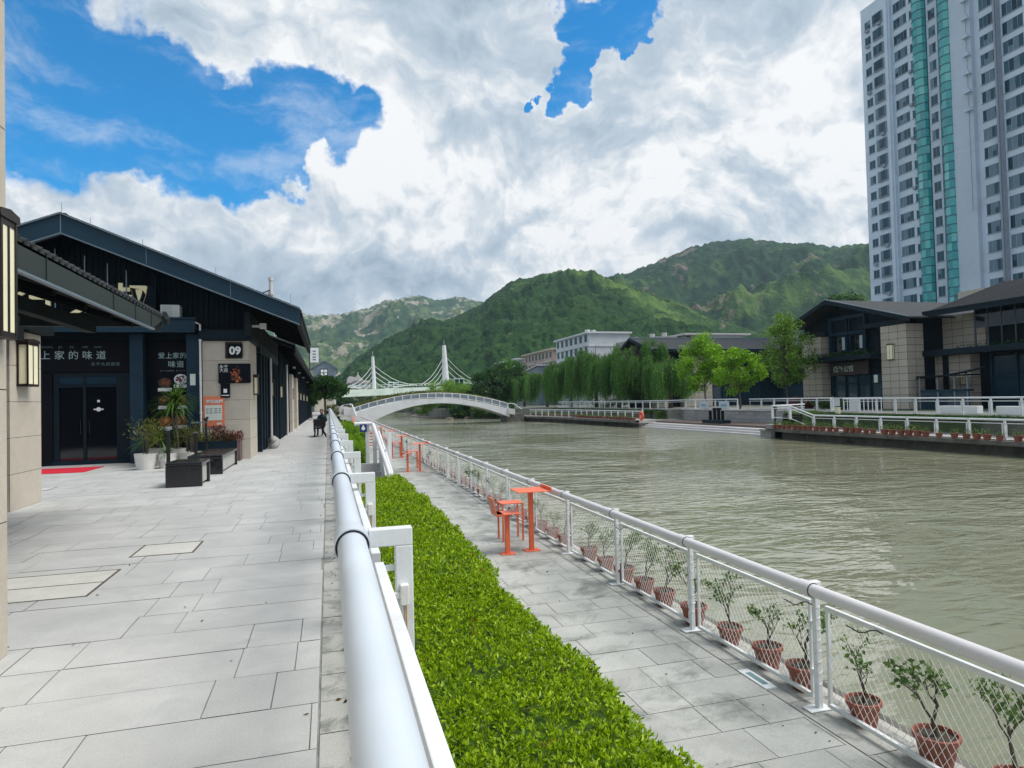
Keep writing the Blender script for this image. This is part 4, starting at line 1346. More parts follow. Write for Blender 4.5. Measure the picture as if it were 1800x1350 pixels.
potted('potted_shrub', 'bushy olive shrub in a grey tapered pot nearest the shop door', 'potted plant', -4.68, 19.35, .27, .42, 'wpot', shrub_plant('l_olive', .78, .42, 520, .085, 7))
potted('potted_grass', 'low grassy plant in a white banded pot', 'potted plant', -4.2, 19.5, .23, .40, 'wpot', blade_plant('l_yucca', .42, 70, 0, .06), band=True)
potted('potted_shrub', 'feathery shrub in a dark grey pot behind the white pots', 'potted plant', -4.62, 20.55, .27, .50, 'greybox', blade_plant('l_yucca', .85, 160, .25, .04, 3))
potted('potted_tree', 'tall yucca palm with spiky head in front of the menu poster', 'potted plant', -4.2, 20.7, .25, .45, 'wpot', blade_plant('l_yucca', .82, 230, 1.35, .055, 2))
potted('potted_shrub', 'yellowish green shrub in a pale bowl beside the menu poster', 'potted plant', -3.78, 20.3, .30, .36, 'wpot', shrub_plant('l_olive', .75, .38, 600, .09, 8, .2))
# long planter
t = thing('planter', 'long dark box planter with red and green foliage at the stone pillar', 'planter', (-3.1, 21.1, 0))
b = MB(); b.box(-3.95, -2.62, 20.85, 21.35, .0, .60); obj('box', b, 'steel2', t, bevel=.01)
b = MB(); b.box(-2.618, -2.53, 20.83, 21.37, 0, .63); obj('end_board', b, 'purple', t, bevel=.006)
for mat, x0, x1, n, hh in (('l_olive', -3.9, -3.2, 500, .26), ('l_redleaf', -3.35, -2.95, 330, .42), ('l_dark', -3.1, -2.8, 200, .2), ('l_redleaf', -2.95, -2.5, 340, .26)):
    P = np.stack([rng.uniform(x0, x1, n), rng.uniform(20.85, 21.35, n), .58 + hh * rng.random(n) ** 1.3], 1)
    ax = unit(rng.normal(size=(n, 3)) + (0, 0, .9))
    obj('foliage', leafmesh('foliage', P, ax, rng.uniform(.06, .15, n), .22, mat), None, t)
# black posts
for x, y, h, lab in ((-3.93, 18.4, 1.03, 'thick black post with pale cap in front of the menu poster'), (-3.52, 19.7, .90, 'black post between the yucca pot and the long bench')):
    t = thing('post', lab, 'post', (x, y, 0), 'black posts by the benches')
    b = MB(); b.box(-.04, .04, -.04, .04, 0, h); obj('shaft', b, 'iron', t, bevel=.006, local=True)
    b = MB(); b.box(-.045, .045, -.045, .045, h, h + .03); obj('cap', b, 'edge', t, local=True)
t = thing('post', 'tall black stand with a crossbar beside the orange notice board', 'stand', (-3.45, 20.6, 0))
b = MB(); b.box(-3.44, -3.38, 20.57, 20.63, 0, 1.22); b.box(-3.76, -3.72, 20.57, 20.63, 0, 1.15); obj('shaft', b, 'iron', t)
b = MB(); b.box(-3.80, -3.36, 20.56, 20.6, 1.15, 1.19); obj('crossbar', b, 'edge', t)
b = MB(); b.lathe([(0, 1.2), (.06, 1.24), (.06, 1.28), (0, 1.31)], -3.41, 20.6, 10); obj('finial', b, 'iron', t)
# stone frog-like ornament by the fins: rounded pale boulder
t = thing('garden_ornament', 'small rounded grey green stone figure at the foot of the dark fins', 'ornament', (-2.0, 26.2, 0))
bm_ = bmesh.new(); bmesh.ops.create_icosphere(bm_, subdivisions=3, radius=1)
me = bpy.data.meshes.new('body'); bm_.to_mesh(me); bm_.free()
for v in me.vertices:
    n_ = v.co.copy(); v.co = Vector((n_.x * .22, n_.y * .30, max(n_.z * .24 + .2 + .06 * n_.y, 0)))
for p in me.polygons: p.use_smooth = True
me.materials.append(M['greystone'])
o = bpy.data.objects.new('body', me); link(o, t); o.location = (0, 0, 0)
me2 = me.copy()
for v in me2.vertices: v.co = Vector((v.co.x * .6, v.co.y * .55 - .18, v.co.z * .55 + .24))
o = bpy.data.objects.new('head', me2); link(o, t)
o.location = (0, 0, 0)

# park bench with a seated person
t = thing('park_bench', 'black cast iron park bench seen end-on beside the white railing', 'bench', (-.42, 34.6, 0))
BE = MB()
BE.box(-.72, -.22, -.9 + 34.6 + 0, 34.6 + .9, .40, .45)
obj('seat', BE, 'iron', t)
b = MB(); b.prism([(-.25, .45), (-.19, .45), (-.10, .92), (-.15, .92)], 'y', 33.7, 35.5); obj('backrest', b, 'iron', t)
for y in (33.72, 35.42):
    b = MB()
    b.tube([(-.70, y, .0), (-.66, y, .2), (-.70, y, .42)], [.035, .025, .03], 7); b.tube([(-.12, y, 0), (-.24, y, .22), (-.28, y, .42)], [.035, .025, .03], 7)
    obj('leg', b, 'iron', t)
    b = MB(); b.box(-.74, -.12, y - .035, y + .035, .76, .84); b.box(-.72, -.66, y - .03, y + .03, .42, .77); b.box(-.66, -.14, y - .015, y + .015, .52, .76)
    obj('armrest', b, 'iron', t)


def person(label, loc, rz, joints, edges, cloth):
    """one skinned body; joints: name -> (pos, radius)"""
    names = list(joints)
    me = bpy.data.meshes.new('person')
    me.from_pydata([joints[k][0] for k in names], [(names.index(a), names.index(b_)) for a, b_ in edges], [])
    o = bpy.data.objects.new('person', me); link(o)
    sk = o.modifiers.new('skin', 'SKIN'); sk.use_smooth_shade = True
    for i, k in enumerate(names):
        r_ = joints[k][1]; me.skin_vertices[0].data[i].radius = (r_, r_) if not hasattr(r_, '__len__') else r_
        me.skin_vertices[0].data[i].use_root = (k == 'pelvis')
    su = o.modifiers.new('sub', 'SUBSURF'); su.levels = 1; su.render_levels = 2
    me.materials.append(M[cloth])
    o.location = loc; o.rotation_euler = (0, 0, rz)
    tag(o, label, 'person')
    return o


J = dict(pelvis=((0, 0, .12), .13), waist=((0, -.02, .30), .12), chest=((0, .02, .50), .15), neck=((0, .10, .64), .055), head0=((0, .13, .72), .075), head1=((0, .15, .82), .09), top=((0, .14, .88), .06),
         shl=((-.18, .04, .56), .065), ell=((-.24, .10, .33), .045), hal=((-.12, .32, .24), .035), shr=((.18, .04, .56), .065), elr=((.24, .10, .33), .045), har=((.12, .32, .24), .035),
         hil=((-.10, .04, .10), .09), knl=((-.12, .44, .10), .065), anl=((-.12, .46, -.34), .045), tol=((-.12, .60, -.40), .035), hir=((.10, .04, .10), .09), knr=((.12, .44, .10), .065), anr=((.12, .46, -.34), .045), tor=((.12, .60, -.40), .035))
ED = [('pelvis', 'waist'), ('waist', 'chest'), ('chest', 'neck'), ('neck', 'head0'), ('head0', 'head1'), ('head1', 'top'), ('chest', 'shl'), ('shl', 'ell'), ('ell', 'hal'), ('chest', 'shr'), ('shr', 'elr'), ('elr', 'har'),
      ('pelvis', 'hil'), ('hil', 'knl'), ('knl', 'anl'), ('anl', 'tol'), ('pelvis', 'hir'), ('hir', 'knr'), ('knr', 'anr'), ('anr', 'tor')]
pr = person('person in dark clothes sitting at the far end of the park bench', (-.30, 35.3, .44), R(165), J, ED, 'cloth')
bm_ = bmesh.new(); bmesh.ops.create_icosphere(bm_, subdivisions=2, radius=.105)
me = bpy.data.meshes.new('hair'); bm_.to_mesh(me); bm_.free(); me.materials.append(M['hair'])
for v in me.vertices: v.co = Vector((v.co.x, v.co.y + .125, v.co.z * 1.05 + .835))
o = bpy.data.objects.new('hair', me); link(o, pr)
bm_ = bmesh.new(); bmesh.ops.create_icosphere(bm_, subdivisions=2, radius=.085)
me = bpy.data.meshes.new('face'); bm_.to_mesh(me); bm_.free(); me.materials.append(M['skin'])
for v in me.vertices: v.co = Vector((v.co.x * .9, v.co.y * .9 + .175, v.co.z * 1.15 + .79))
o = bpy.data.objects.new('face', me); link(o, pr)

# stair with handrail between the hedges
t = thing('stair_railing', 'white pipe handrail sloping down the stairs to the lower walkway', 'railing', (1.2, 17, 0))
b = MB(); b.tube([(.66, 18.0, 1.06), (1.10, 18.0, 1.06), (1.14, 17.9, 1.04), (1.36, 15.4, -.10), (1.36, 15.1, -.16)], .054, 16); obj('handrail_pipe', b, 'pipe2', t, smooth=True)
b = MB(); b.tube([(1.28, 17.75, .85), (1.47, 15.4, -.25)], .03, 8); obj('lower_rail', b, 'white', t)
for x, y, z, h in ((1.18, 17.85, -.02, .98), (1.36, 16.7, -.6, 1.05), (1.42, 15.35, -1.14, 1.0), (1.52, 17.3, -.9, 1.75), (1.0, 18.05, -.02, 1.1)):
    b = MB(); b.box(x - .05, x + .05, y - .03, y + .03, z, z + h); obj('post', b, 'white', t, bevel=.004)
b = MB()
b.prism([(17.8, 0.05), (15.45, -.98), (15.45, -.35), (17.8, .78)], 'x', 1.28, 1.31)
obj('panel', b, 'cable', t)
b = MB()
for k in range(7): b.box(.42, 1.35, 15.3 + .36 * k, 18.0, -1.14 + .163 * k + (0 if k else .002), -1.14 + .163 * (k + 1))
tag(obj('stairs', b, 'concrete'), 'concrete stairs going down between the hedges to the lower walkway', 'stairs')
b = MB(); b.box(.42, 1.3, 17.45, 17.6, -.3, .03)
tag(obj('kerb', b, 'palewall'), 'pale kerb at the head of the stairs', 'kerb')
t = thing('sign', 'small blue sign with a white symbol on a white arm by the stairs', 'sign', (.92, 18, .9))
b = MB(); b.box(.80, .98, 17.93, 17.95, .84, 1.05); obj('plate', b, 'bluesign', t)
b = MB(); b.lathe([(0, 0), (.05, 0)], 0, 0, 12); b.v = [(x + .89, 17.925, y + .94) for x, y, z in b.v]; b.box(.87, .91, 17.922, 17.928, .98, 1.02); obj('symbol', b, 'signwhite', t)

# ------------------------------------------------------------------ coral bar tables and stools on the lower walkway


def bar_table(loc):
    t = thing('bar_table', '', 'table', loc, 'coral bar tables by the river fence')
    b = MB(); b.box(-.31, .31, -.30, .30, 1.085, 1.10); b.box(.29, .31, -.30, .30, 1.10, 1.16); obj('tabletop', b, 'coral', t, bevel=.004, local=True)
    b = MB(); b.box(-.04, .04, -.04, .04, .012, 1.085); obj('column', b, 'coral', t, bevel=.004, local=True)
    b = MB(); b.box(-.14, .14, -.12, .12, 0, .012); obj('base_plate', b, 'coral', t, local=True)
    return t


def bar_stool(loc, rz=0):
    t = thing('bar_stool', '', 'stool', loc, 'coral bar stools by the river fence', rz)
    b = MB(); b.box(-.22, .22, -.2, .2, .72, .735); obj('seat', b, 'coral', t, bevel=.004, local=True)
    b = MB(); b.prism([(-.24, .70), (-.22, .70), (-.29, 1.02), (-.31, 1.02)], 'y', -.19, .19)
    b.prism([(-.24, .70), (-.10, .72), (-.10, .735), (-.22, .735)], 'y', -.19, .19); obj('backrest', b, 'coral', t, bevel=.004, local=True)
    b = MB(); b.box(-.04, .04, -.04, .04, .012, .72); obj('column', b, 'coral', t, bevel=.004, local=True)
    b = MB(); b.box(-.13, .13, -.11, .11, 0, .012); obj('base_plate', b, 'coral', t, local=True)
    return t


def leg_stool(loc, rz=0):
    t = thing('bar_stool', '', 'stool', loc, 'coral bar stools by the river fence', rz)
    b = MB(); b.box(-.22, .22, -.2, .2, .72, .735); obj('seat', b, 'coral', t, bevel=.004, local=True)
    for sx in (-.2, .2):
        for sy in (-.18, .18):
            b = MB(); b.box(sx - .016, sx + .016, sy - .016, sy + .016, 0, .72); obj('leg', b, 'coral', t, local=True)
    return t


ZL = -1.138
tb = bar_table((3.52, 11.45, ZL)); tb['label'] = 'nearest coral red bar table with square top and single column'
st = bar_stool((3.04, 11.35, ZL)); st['label'] = 'nearest coral bar stool with backrest, left of the nearest table'
s2 = leg_stool((3.42, 12.5, ZL)); s2['label'] = 'coral four-legged stool just behind the nearest table'
for y, nt, ns in ((26.2, 'second', 'second'), (32.9, 'third', 'third'), (39.3, 'fourth', 'fourth'), (46, 'fifth', 'fifth')):
    dup(tb, (3.48, y, ZL), label='%s coral red bar table along the fence, counted from the camera' % nt)
    dup(st, (2.98, y - .1, ZL), label='coral bar stool with backrest beside the %s bar table' % ns)
    dup(s2, (3.32, y + 1.1, ZL), label='coral four-legged stool just behind the %s bar table' % ns)

# coral railing at the far stairs of the near bank
t = thing('stair_railing', 'coral and white railing climbing to the footbridge at the end of the lower walkway', 'railing', (3.8, 88, -1.1))
for k in range(14):
    y = 60 + k * 2.2; x = 2.1 + .08 * k; b = MB(); b.box(x, x + .12, y, y + .1, -1.14, -.05); obj('post', b, 'coral', t)
b = MB(); b.tube([(2.1, 60, -.05), (3.2, 89, -.05)], .06, 6); b.tube([(2.1, 60, -.55), (3.2, 89, -.55)], .05, 6); obj('rail', b, 'coral', t)
t = thing('gate_frame', 'small white gate frame over the lower walkway beyond the hedge mounds', 'gate', (3, 42, -1.1))
b = MB(); b.box(1.75, 1.83, 41, 41.08, -1.14, .05); b.box(2.6, 2.68, 41, 41.08, -1.14, .05); b.box(1.75, 2.68, 41, 41.08, -.03, .05); obj('frame', b, 'white', t)
b = MB()
for k in range(5): b.box(2.05, 2.6, 41.02, 41.06, -1.0 + .18 * k, -.94 + .18 * k)
obj('slats', b, 'coral', t)

# ------------------------------------------------------------------ terracotta pots on the river ledge


def bonsai(r, size, n_leaf, seed, mat='l_pot', lean=0., thick=.016):
    q = random.Random(seed); b = MB(); tips = []
    def grow(p, d, L, rad, lev):
        p = Vector(p); d = Vector(d).normalized()
        m1 = p + d * L * .5 + Vector((q.uniform(-1, 1), q.uniform(-1, 1), q.uniform(-.3, .3))) * L * .12
        e = m1 + (d + Vector((q.uniform(-1, 1), q.uniform(-1, 1), q.uniform(-.2, .5))) * .3).normalized() * L * .5
        b.tube([p, m1, e], [rad, rad * .8, rad * .6], 5, cap=False)
        if lev == 0: tips.append(tuple(e)); tips.append(tuple(m1)); return
        for i in range(3):
            a = q.uniform(0, 6.28)
            nd = d + Vector((math.cos(a), math.sin(a), q.uniform(.1, .5))) * .75
            grow(e if i else m1, nd, L * q.uniform(.6, .85), rad * .55, lev - 1)
    grow((0, 0, .17), (lean, .1, 1), size * .42, thick, 3)
    tp = np.array(tips); k = rng.integers(0, len(tp), n_leaf)
    P = tp[k] + rng.normal(size=(n_leaf, 3)) * .018
    ax = unit(rng.normal(size=(n_leaf, 3)) + (0, 0, .2))
    return b, leafmesh('leaves', P, ax, rng.uniform(.028, .055, n_leaf), .62, mat)


def flower_pot(loc, seed, label, size, nl, mat='l_pot', rz=0., sc=1.):
    t = thing('flower_pot', label, 'flower pot', loc, 'terracotta pots on the ledge behind the near fence', rz)
    b = MB(); b.lathe([(0, 0), (.088, 0), (.108, .08), (.125, .17), (.140, .172), (.142, .205), (.126, .208), (.122, .175), (0, .172)], n=22)
    obj('pot', b, 'terracotta', t, smooth=True, local=True)
    b = MB(); b.lathe([(0, .182), (.06, .186), (.122, .178)], n=14); obj('soil', b, 'soil', t, local=True)
    br, lv = bonsai(.1, size, nl, seed, mat)
    obj('branches', br, 'bark', t, local=True)
    obj('leaves', lv, None, t, local=True)
    t.scale = (sc,) * 3
    return t


near = [(4.30, 3.28, .62, 90), (4.26, 3.86, .55, 60), (4.23, 4.50, .50, 34), (4.21, 5.2, .52, 75), (4.22, 5.72, .42, 30), (4.22, 6.38, .55, 85), (4.2, 7.08, .45, 26), (4.2, 7.8, .50, 70), (4.2, 8.36, .56, 80),
        (4.2, 9.0, .50, 60), (4.22, 9.7, .46, 50), (4.22, 10.4, .40, 50), (4.22, 11.55, .42, 40), (4.22, 12.3, .40, 40)]
ordn = ['nearest', 'second nearest', 'third nearest', 'fourth nearest', 'fifth nearest', 'sixth nearest', 'seventh nearest', 'eighth nearest', 'ninth nearest', 'tenth nearest', 'eleventh nearest', 'twelfth nearest', 'thirteenth nearest', 'fourteenth nearest']
fp = []
for k, (x, y, s, nl) in enumerate(near):
    nl0 = nl
    kind = 'leafy' if nl > 60 else ('half-bare' if nl > 35 else 'nearly bare')
    fp.append(flower_pot((x, y, -1.148), 11 + k, '%s terracotta pot on the near ledge, holding a %s little tree' % (ordn[k], kind), s, int(nl * 2.6), rz=k * 1.3, sc=1.06 + .07 * math.sin(k * 2.3)))
    fp[-1].rotation_euler = (rnd.uniform(-.05, .05), rnd.uniform(-.05, .05), k * 1.3)
y = 13.0; k = 0
while y < 56:
    c = dup(fp[rnd.randrange(3, 14)], (4.22, y, -1.148), rnd.uniform(0, 6), label='small terracotta pot with a sparse plant farther along the near fence', group='distant terracotta pots along the near fence')
    y += rnd.choice([.55, .65, .8]) * (1 if y < 30 else 1.5); k += 1
t = thing('ledge_plaque', 'small white plaque lying on the kerb of the lower walkway', 'plaque', (3.9, 5.35, -1.13))
b = MB(); b.box(3.86, 3.98, 5.28, 5.72, -1.142, -1.128); obj('plate', b, 'white', t)
b = MB(); b.box(3.89, 3.95, 5.36, 5.64, -1.128, -1.126); obj('text_field', b, 'tealp', t)
M['bannerblue'] = pbr('pale_blue_banner', (.50, .60, .68), .8, .05)
M['curtain'] = pbr('white_curtain', (.42, .52, .58), .8, .1)
M['edge2'] = pbr('dark_mullion', (.05, .085, .105), .4, .15, 2)
M['tealdark'] = pbr('teal_frame', (.015, .09, .11), .4, .1)
# ------------------------------------------------------------------ far bank, lower level
b = MB()
b.box(34.9, 38.4, -20, 44.5, -1.5, -1.14)                     # lower promenade, near section
b.box(34.9, 41.6, 70.6, 113, -1.5, -1.14)
s = struct('far_walkway', b, 'concrete', 'lower walkway on the far bank')
b = MB(); b.box(35.2, 38.0, -20, 45.9, -3, -1.5); b.box(34.3, 35.2, -20, 45.9, -1.42, -1.20)
b.box(35.2, 39, 45.0, 46.4, -3, -1.14)
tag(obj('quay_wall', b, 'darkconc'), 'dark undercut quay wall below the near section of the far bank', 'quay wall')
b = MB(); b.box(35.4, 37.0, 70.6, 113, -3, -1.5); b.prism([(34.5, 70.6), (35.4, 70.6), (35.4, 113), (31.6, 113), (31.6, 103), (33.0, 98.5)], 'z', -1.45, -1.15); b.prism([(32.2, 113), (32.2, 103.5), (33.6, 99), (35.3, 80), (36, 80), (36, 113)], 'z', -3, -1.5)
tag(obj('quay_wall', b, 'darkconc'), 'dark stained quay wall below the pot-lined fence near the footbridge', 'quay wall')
t = thing('terraced_landing', 'stepped stone landing going down to the river on the far bank', 'landing', (38, 58, -2))
b = MB()
for k in range(3): b.box(35.6 + .45 * k, 42, 48.2, 70.4, -2.6 + .002 * k, -1.86 + .2 * k)
obj('steps', b, 'palewall', t)
b = MB(); b.box(37.4, 41.55, 48.4, 70.2, -1.46, -1.26); obj('platform', b, 'deck', t)
b = MB(); b.box(35.5, 37.3, 46.5, 48.2, -2.6, -1.52); b.box(35.3, 37.4, 46.45, 48.1, -1.52, -1.36); b.box(35.9, 37.2, 46.7, 47.9, -1.36, -1.06); b.box(35.8, 37.25, 46.65, 47.95, -1.06, -.98)
obj('end_block', b, 'greystone', t)
t = thing('retaining_wall', 'grey block retaining wall behind the stepped landing', 'wall', (41.8, 58, -1.2))
c_ = MB(); c_.box(41.3, 42.2, 46.3, 70.8, -1.3, -.08); obj('core', c_, 'joint', t)
p = MB()
for r in range(3):
    y = 46.3 + (r % 2) * .6
    while y < 70.8:
        p.box(41.26, 41.3, max(46.3, y) + .01, min(70.8, y + 1.2) - .01, -1.29 + .4 * r, -1.29 + .4 * r + .385); y += 1.2
obj('blocks', p, 'greystone', t)
b = MB(); b.box(41.15, 42.3, 46.2, 70.9, -.08, .06); obj('coping', b, 'palewall', t)
# black bollard group on the landing
t = thing('mooring_frame', 'black bollards on a dark base on the stepped landing', 'mooring', (38.4, 58, -1.26))
b = MB(); b.box(37.6, 38.6, 57.0, 60.6, -1.26, -.92); obj('base', b, 'steel2', t)
for y, h in ((57.6, .95), (58.3, 1.2), (59.0, 1.2), (59.8, .9)):
    b = MB(); b.tube([(38.1, y, -.92), (38.1, y, -.92 + h)], .16, 10); obj('bollard', b, 'black', t)
b = MB(); b.box(38.05, 38.25, 58.0, 59.3, .1, .3); obj('crossbar', b, 'steel2', t)
t = thing('life_ring', 'orange life ring hanging at the end of the far fence', 'life ring', (35.2, 69.6, -.6))
b = MB(); n = 24
pts = [(35.1, 69.4 + .42 * math.cos(2 * math.pi * i / n), -.62 + .42 * math.sin(2 * math.pi * i / n)) for i in range(n + 1)]
b.tube(pts, .13, 8, cap=False); obj('ring', b, 'ring', t, smooth=True)
b = MB(); b.box(35.2, 35.3, 69.3, 69.5, -1.2, .15); obj('stand', b, 'white', t)
# sign boards and post on the far bank
t = thing('sign_post', 'slim dark post with a small board at the end of the stepped landing', 'sign', (36, 46.9, -1))
b = MB(); b.box(36.0, 36.1, 46.85, 46.95, -1.0, .45); obj('post', b, 'iron', t)
b = MB(); b.box(35.95, 36.0, 46.55, 47.25, .2, .6); obj('board', b, 'steel2', t)
b = MB(); b.box(35.6, 35.66, 46.3, 46.6, -1.3, -1.0); obj('tag', b, 'signwhite', t)


def frame_rail(t, pts, z=0., h=1.06, sp=2.05, lower=True, mesh=False, mat='white'):
    """railing along a polyline: pipe, sub rail, bottom rail; every post a part"""
    for (a, b_) in zip(pts[:-1], pts[1:]):
        A = Vector((a[0], a[1], a[2] if len(a) > 2 else z)); Bv = Vector((b_[0], b_[1], b_[2] if len(b_) > 2 else z))
        L = (Bv - A).length; n = max(1, round(L / sp)); d = (Bv - A) / n
        up = Vector((0, 0, 1))
        m = MB(); m.tube([A + up * h, Bv + up * h], .055, 8); obj('handrail_pipe', m, mat, t)
        m = MB()
        if lower:
            m.bar(A + up * (h - .2), Bv + up * (h - .2), .05, .045); m.bar(A + up * .09, Bv + up * .09, .04, .04)
            for i in range(n):
                for q in (.07, .95):
                    p_ = A + d * (i + q); m.bar(p_ + up * .09, p_ + up * (h - .2), .035, .035)
        obj('panel_frame', m, mat, t)
        for i in range(n):
            p_ = A + d * i
            m = MB(); m.box(p_.x - .05, p_.x + .05, p_.y - .04, p_.y + .04, p_.z - .02, p_.z + h + .05); obj('post', m, mat, t)
        if mesh:
            m = MB()
            dn = (Bv - A).normalized(); k = .05; u = dn
            s_ = 1.5; H = h - .3; Lh = (Bv - A).length
            for sgn in (1, -1):
                k = -H / s_
                while k < Lh:
                    za = max(0, -k * s_); zb = min(H, (Lh - k) * s_)
                    if zb > za:
                        qa, qb = k + za / s_, k + zb / s_
                        if sgn < 0: qa, qb = Lh - qa, Lh - qb
                        P0 = A + dn * qa + up * (za + .1) + (Bv - A - dn * Lh) ; P1 = A + dn * qb + up * (zb + .1)
                        m.add([P0 - up * .004, P0 + up * .004, P1 + up * .004, P1 - up * .004], [(0, 1, 2, 3)])
                    k += .16
            obj('wire_mesh', m, 'cable', t)


t = thing('river_fence', 'white fence above the pots along the near section of the far bank', 'fence', (34.8, 30, -1.14))
frame_rail(t, [(34.8, -4, -1.14), (34.8, 40.9, -1.14), (34.9, 43.6, -.45), (35.0, 45.9, -.45), (38.5, 46.3, -.40)], mesh=True)
t = thing('river_fence', 'white fence above the pots near the footbridge on the far bank', 'fence', (35.2, 90, -1.14))
frame_rail(t, [(35.2, 69.8, -1.14), (35.0, 90, -1.14), (32.0, 103.2, -1.14)], mesh=True)
t = thing('upper_railing', 'white railing along the far upper promenade in front of the gabled building', 'railing', (39, 36, 0))
frame_rail(t, [(37.7, 8), (37.7, 26), (38.7, 34), (39.7, 43.3)])
t = thing('upper_railing', 'white railing above the block retaining wall on the far bank', 'railing', (41.7, 60, .06))
frame_rail(t, [(40.2, 45.2, .02), (41.7, 46.6, .05), (41.7, 58.2, .05)])
t = thing('upper_railing', 'white railing with two pale banners left of the gap above the landing', 'railing', (41.7, 65, .06))
frame_rail(t, [(41.7, 60.2, .06), (41.7, 70.6, .06), (40.0, 72.4, 0), (40.2, 112, 0)])
for y, lab in ((62.6, 'right one of two pale banners tied to the far upper railing'), (66.6, 'left one of two pale banners tied to the far upper railing')):
    t = thing('banner', lab, 'banner', (41.6, y, .2), 'pale banners on the far upper railing')
    b = MB(); b.box(41.6, 41.63, y - .95, y + .95, .15, .95); obj('cloth', b, 'bannerblue', t)
    letters('lettering', '水深危险', .28, 'edge', t, '-X', (41.59, y + .62, .36), 1.05)
for k, (y0, y1, x) in enumerate(((32.0, 34.8, 39.6), (27.6, 30.4, 39.1), (22.5, 25.4, 38.6))):
    b = MB(); b.box(x, x + .5, y0, y1, .02, .52)
    tag(obj('white_planter', b, 'signwhite', bevel=.02), '%s long white planter box behind the far upper railing' % ('left', 'middle', 'right')[k], 'planter', 'white planter boxes behind the far railing')
t = thing('white_gate', 'white panelled gate in the far upper railing left of the pillar', 'gate', (39.9, 43.5, 0))
b = MB()
for k in range(12):
    y = 40.2 + .42 * k; b.box(40.35, 40.39, y, y + .05, .05, 1.1)
b.box(40.33, 40.41, 40.2, 45.2, 1.08, 1.16); b.box(40.33, 40.41, 40.2, 45.2, .05, .12); b.box(40.36, 40.38, 42.4, 43.4, .1, 1.1); b.box(40.36, 40.38, 44.4, 45.0, .1, 1.1)
obj('frame', b, 'white', t)
t = thing('lamp_box', 'small cream lantern pillar on the lawn behind the far fence', 'lamp', (41.3, 45.3, -.6))
b = MB(); b.box(38.9, 39.15, 43.0, 43.3, -.7, .45); obj('lamp', b, 'lampglass', t)
b = MB(); b.box(38.86, 39.19, 42.96, 43.34, .45, .5); obj('cap', b, 'bronze', t)

# pots on the far ledges
fp0 = thing('flower_pot', 'terracotta pot with low plants on the far river ledge, right section', 'flower pot', (34.5, 20, -1.2), 'terracotta pots along the near section of the far ledge')
b = MB(); b.lathe([(0, 0), (.15, 0), (.21, .26), (.24, .27), (.24, .32), (0, .31)], n=12); obj('pot', b, 'terracotta', fp0, local=True)
n = 60; P = rng.normal(size=(n, 3)) * (.12, .12, .09) + (0, 0, .42)
obj('plant', leafmesh('plant', P, unit(rng.normal(size=(n, 3)) + (0, 0, .5)), rng.uniform(.06, .14, n), .5, 'l_pot'), None, fp0, local=True)
y = 20.7
while y < 45.4:
    dup(fp0, (34.5 + rnd.uniform(-.04, .04), y, -1.2), rnd.uniform(0, 6), sc=rnd.uniform(.85, 1.15)); y += rnd.choice([.55, .62, .7, .95])
y = 71.
while y < 111:
    dup(fp0, (34.95, y, -1.2), rnd.uniform(0, 6), sc=rnd.uniform(.9, 1.3), label='terracotta pot with low plants on the far ledge near the footbridge', group='terracotta pots on the far ledge near the footbridge'); y += rnd.choice([.6, .7, .9])
hedge('hedge', 'low green hedge strip in front of the far upper railing', 36.9, 38.3, 10, 43.5, -.12, -1.1, 60, .14, 'l_dark', .08, round_=.3, per=6)
hedge('hedge', 'overgrown green planting at the corner of the far quay', 36.2, 38.3, 43.8, 46.2, .05, -1.1, 120, .14, 'l_pot', .12, round_=.3, per=6)
hedge('hedge', 'dark shrub strip behind the far fence near the footbridge', 38.2, 39.6, 71.5, 111, -.15, -1.1, 30, .18, 'l_dark', .1, round_=.3, per=6)

# ------------------------------------------------------------------ gabled building C on the right
GX = 48.
t = thing('gabled_building', 'dark two-storey gabled building with stone pillars on the far bank', 'building', (52, 50, 0))
clad_box(t, 'pillar', GX, 49.8, 44.86, 47.64, 0, 7.40, .62, .95, faces='xyY', bond=False, gap=.035)
clad_box(t, 'pillar', GX, 49.2, 55.0, 57.82, 0, 7.25, .62, .95, faces='xyY', bond=False, gap=.035)
b = MB()
b.box(49.0, 60, 47.64, 55.0, 0, 8.2); b.prism([(44.9, 7.3), (58.3, 7.3), (58.3, 8.3), (52.9, 10.2), (44.9, 7.9)], 'x', 48.8, 60)
b.box(49.2, 60, 55, 58, 0, 7.3); b.box(49.9, 60, 44.9, 47.64, 0, 7.3)
obj('wall', b, 'slats', t)
b = MB()
y = 45.0
while y < 58.2:
    zt = 10.15 - abs(y - 52.9) * .33
    if not (49.9 < y < 54.4): b.box(48.74, 48.8, y, y + .18, 7.4, zt)
    y += .26
obj('gable_boards', b, 'steel2', t)
for a_ in ((44.8, 50, 7.42, 7.85), (54.4, 58, 7.30, 7.7)):
    b = MB(); b.box(47.9, 48.1, *a_); obj('lintel', b, 'steel2', t)
b = MB()     # roof
ZR2 = 10.62
b.prism([(52.9, ZR2), (59.0, ZR2 - 2.13), (59.0, ZR2 - 2.25), (52.9, ZR2 - .16), (43.6, ZR2 - 2.9), (43.6, ZR2 - 2.78)], 'x', 46.9, 62)
obj('roof', b, 'tile', t)
b = MB()
b.prism([(52.9, ZR2 - .02), (59.05, ZR2 - 2.17), (59.05, ZR2 - 2.5), (52.9, ZR2 - .40), (43.5, ZR2 - 3.2), (43.5, ZR2 - 2.83)], 'x', 46.78, 46.9)
obj('fascia', b, 'steel2', t)
b = MB(); b.prism([(52.9, ZR2 + .06), (59.05, ZR2 - 2.09), (59.05, ZR2 - 2.16), (52.9, ZR2 - .01), (43.5, ZR2 - 2.83), (43.5, ZR2 - 2.76)], 'x', 46.72, 46.9)
obj('verge_trim', b, 'edge', t)
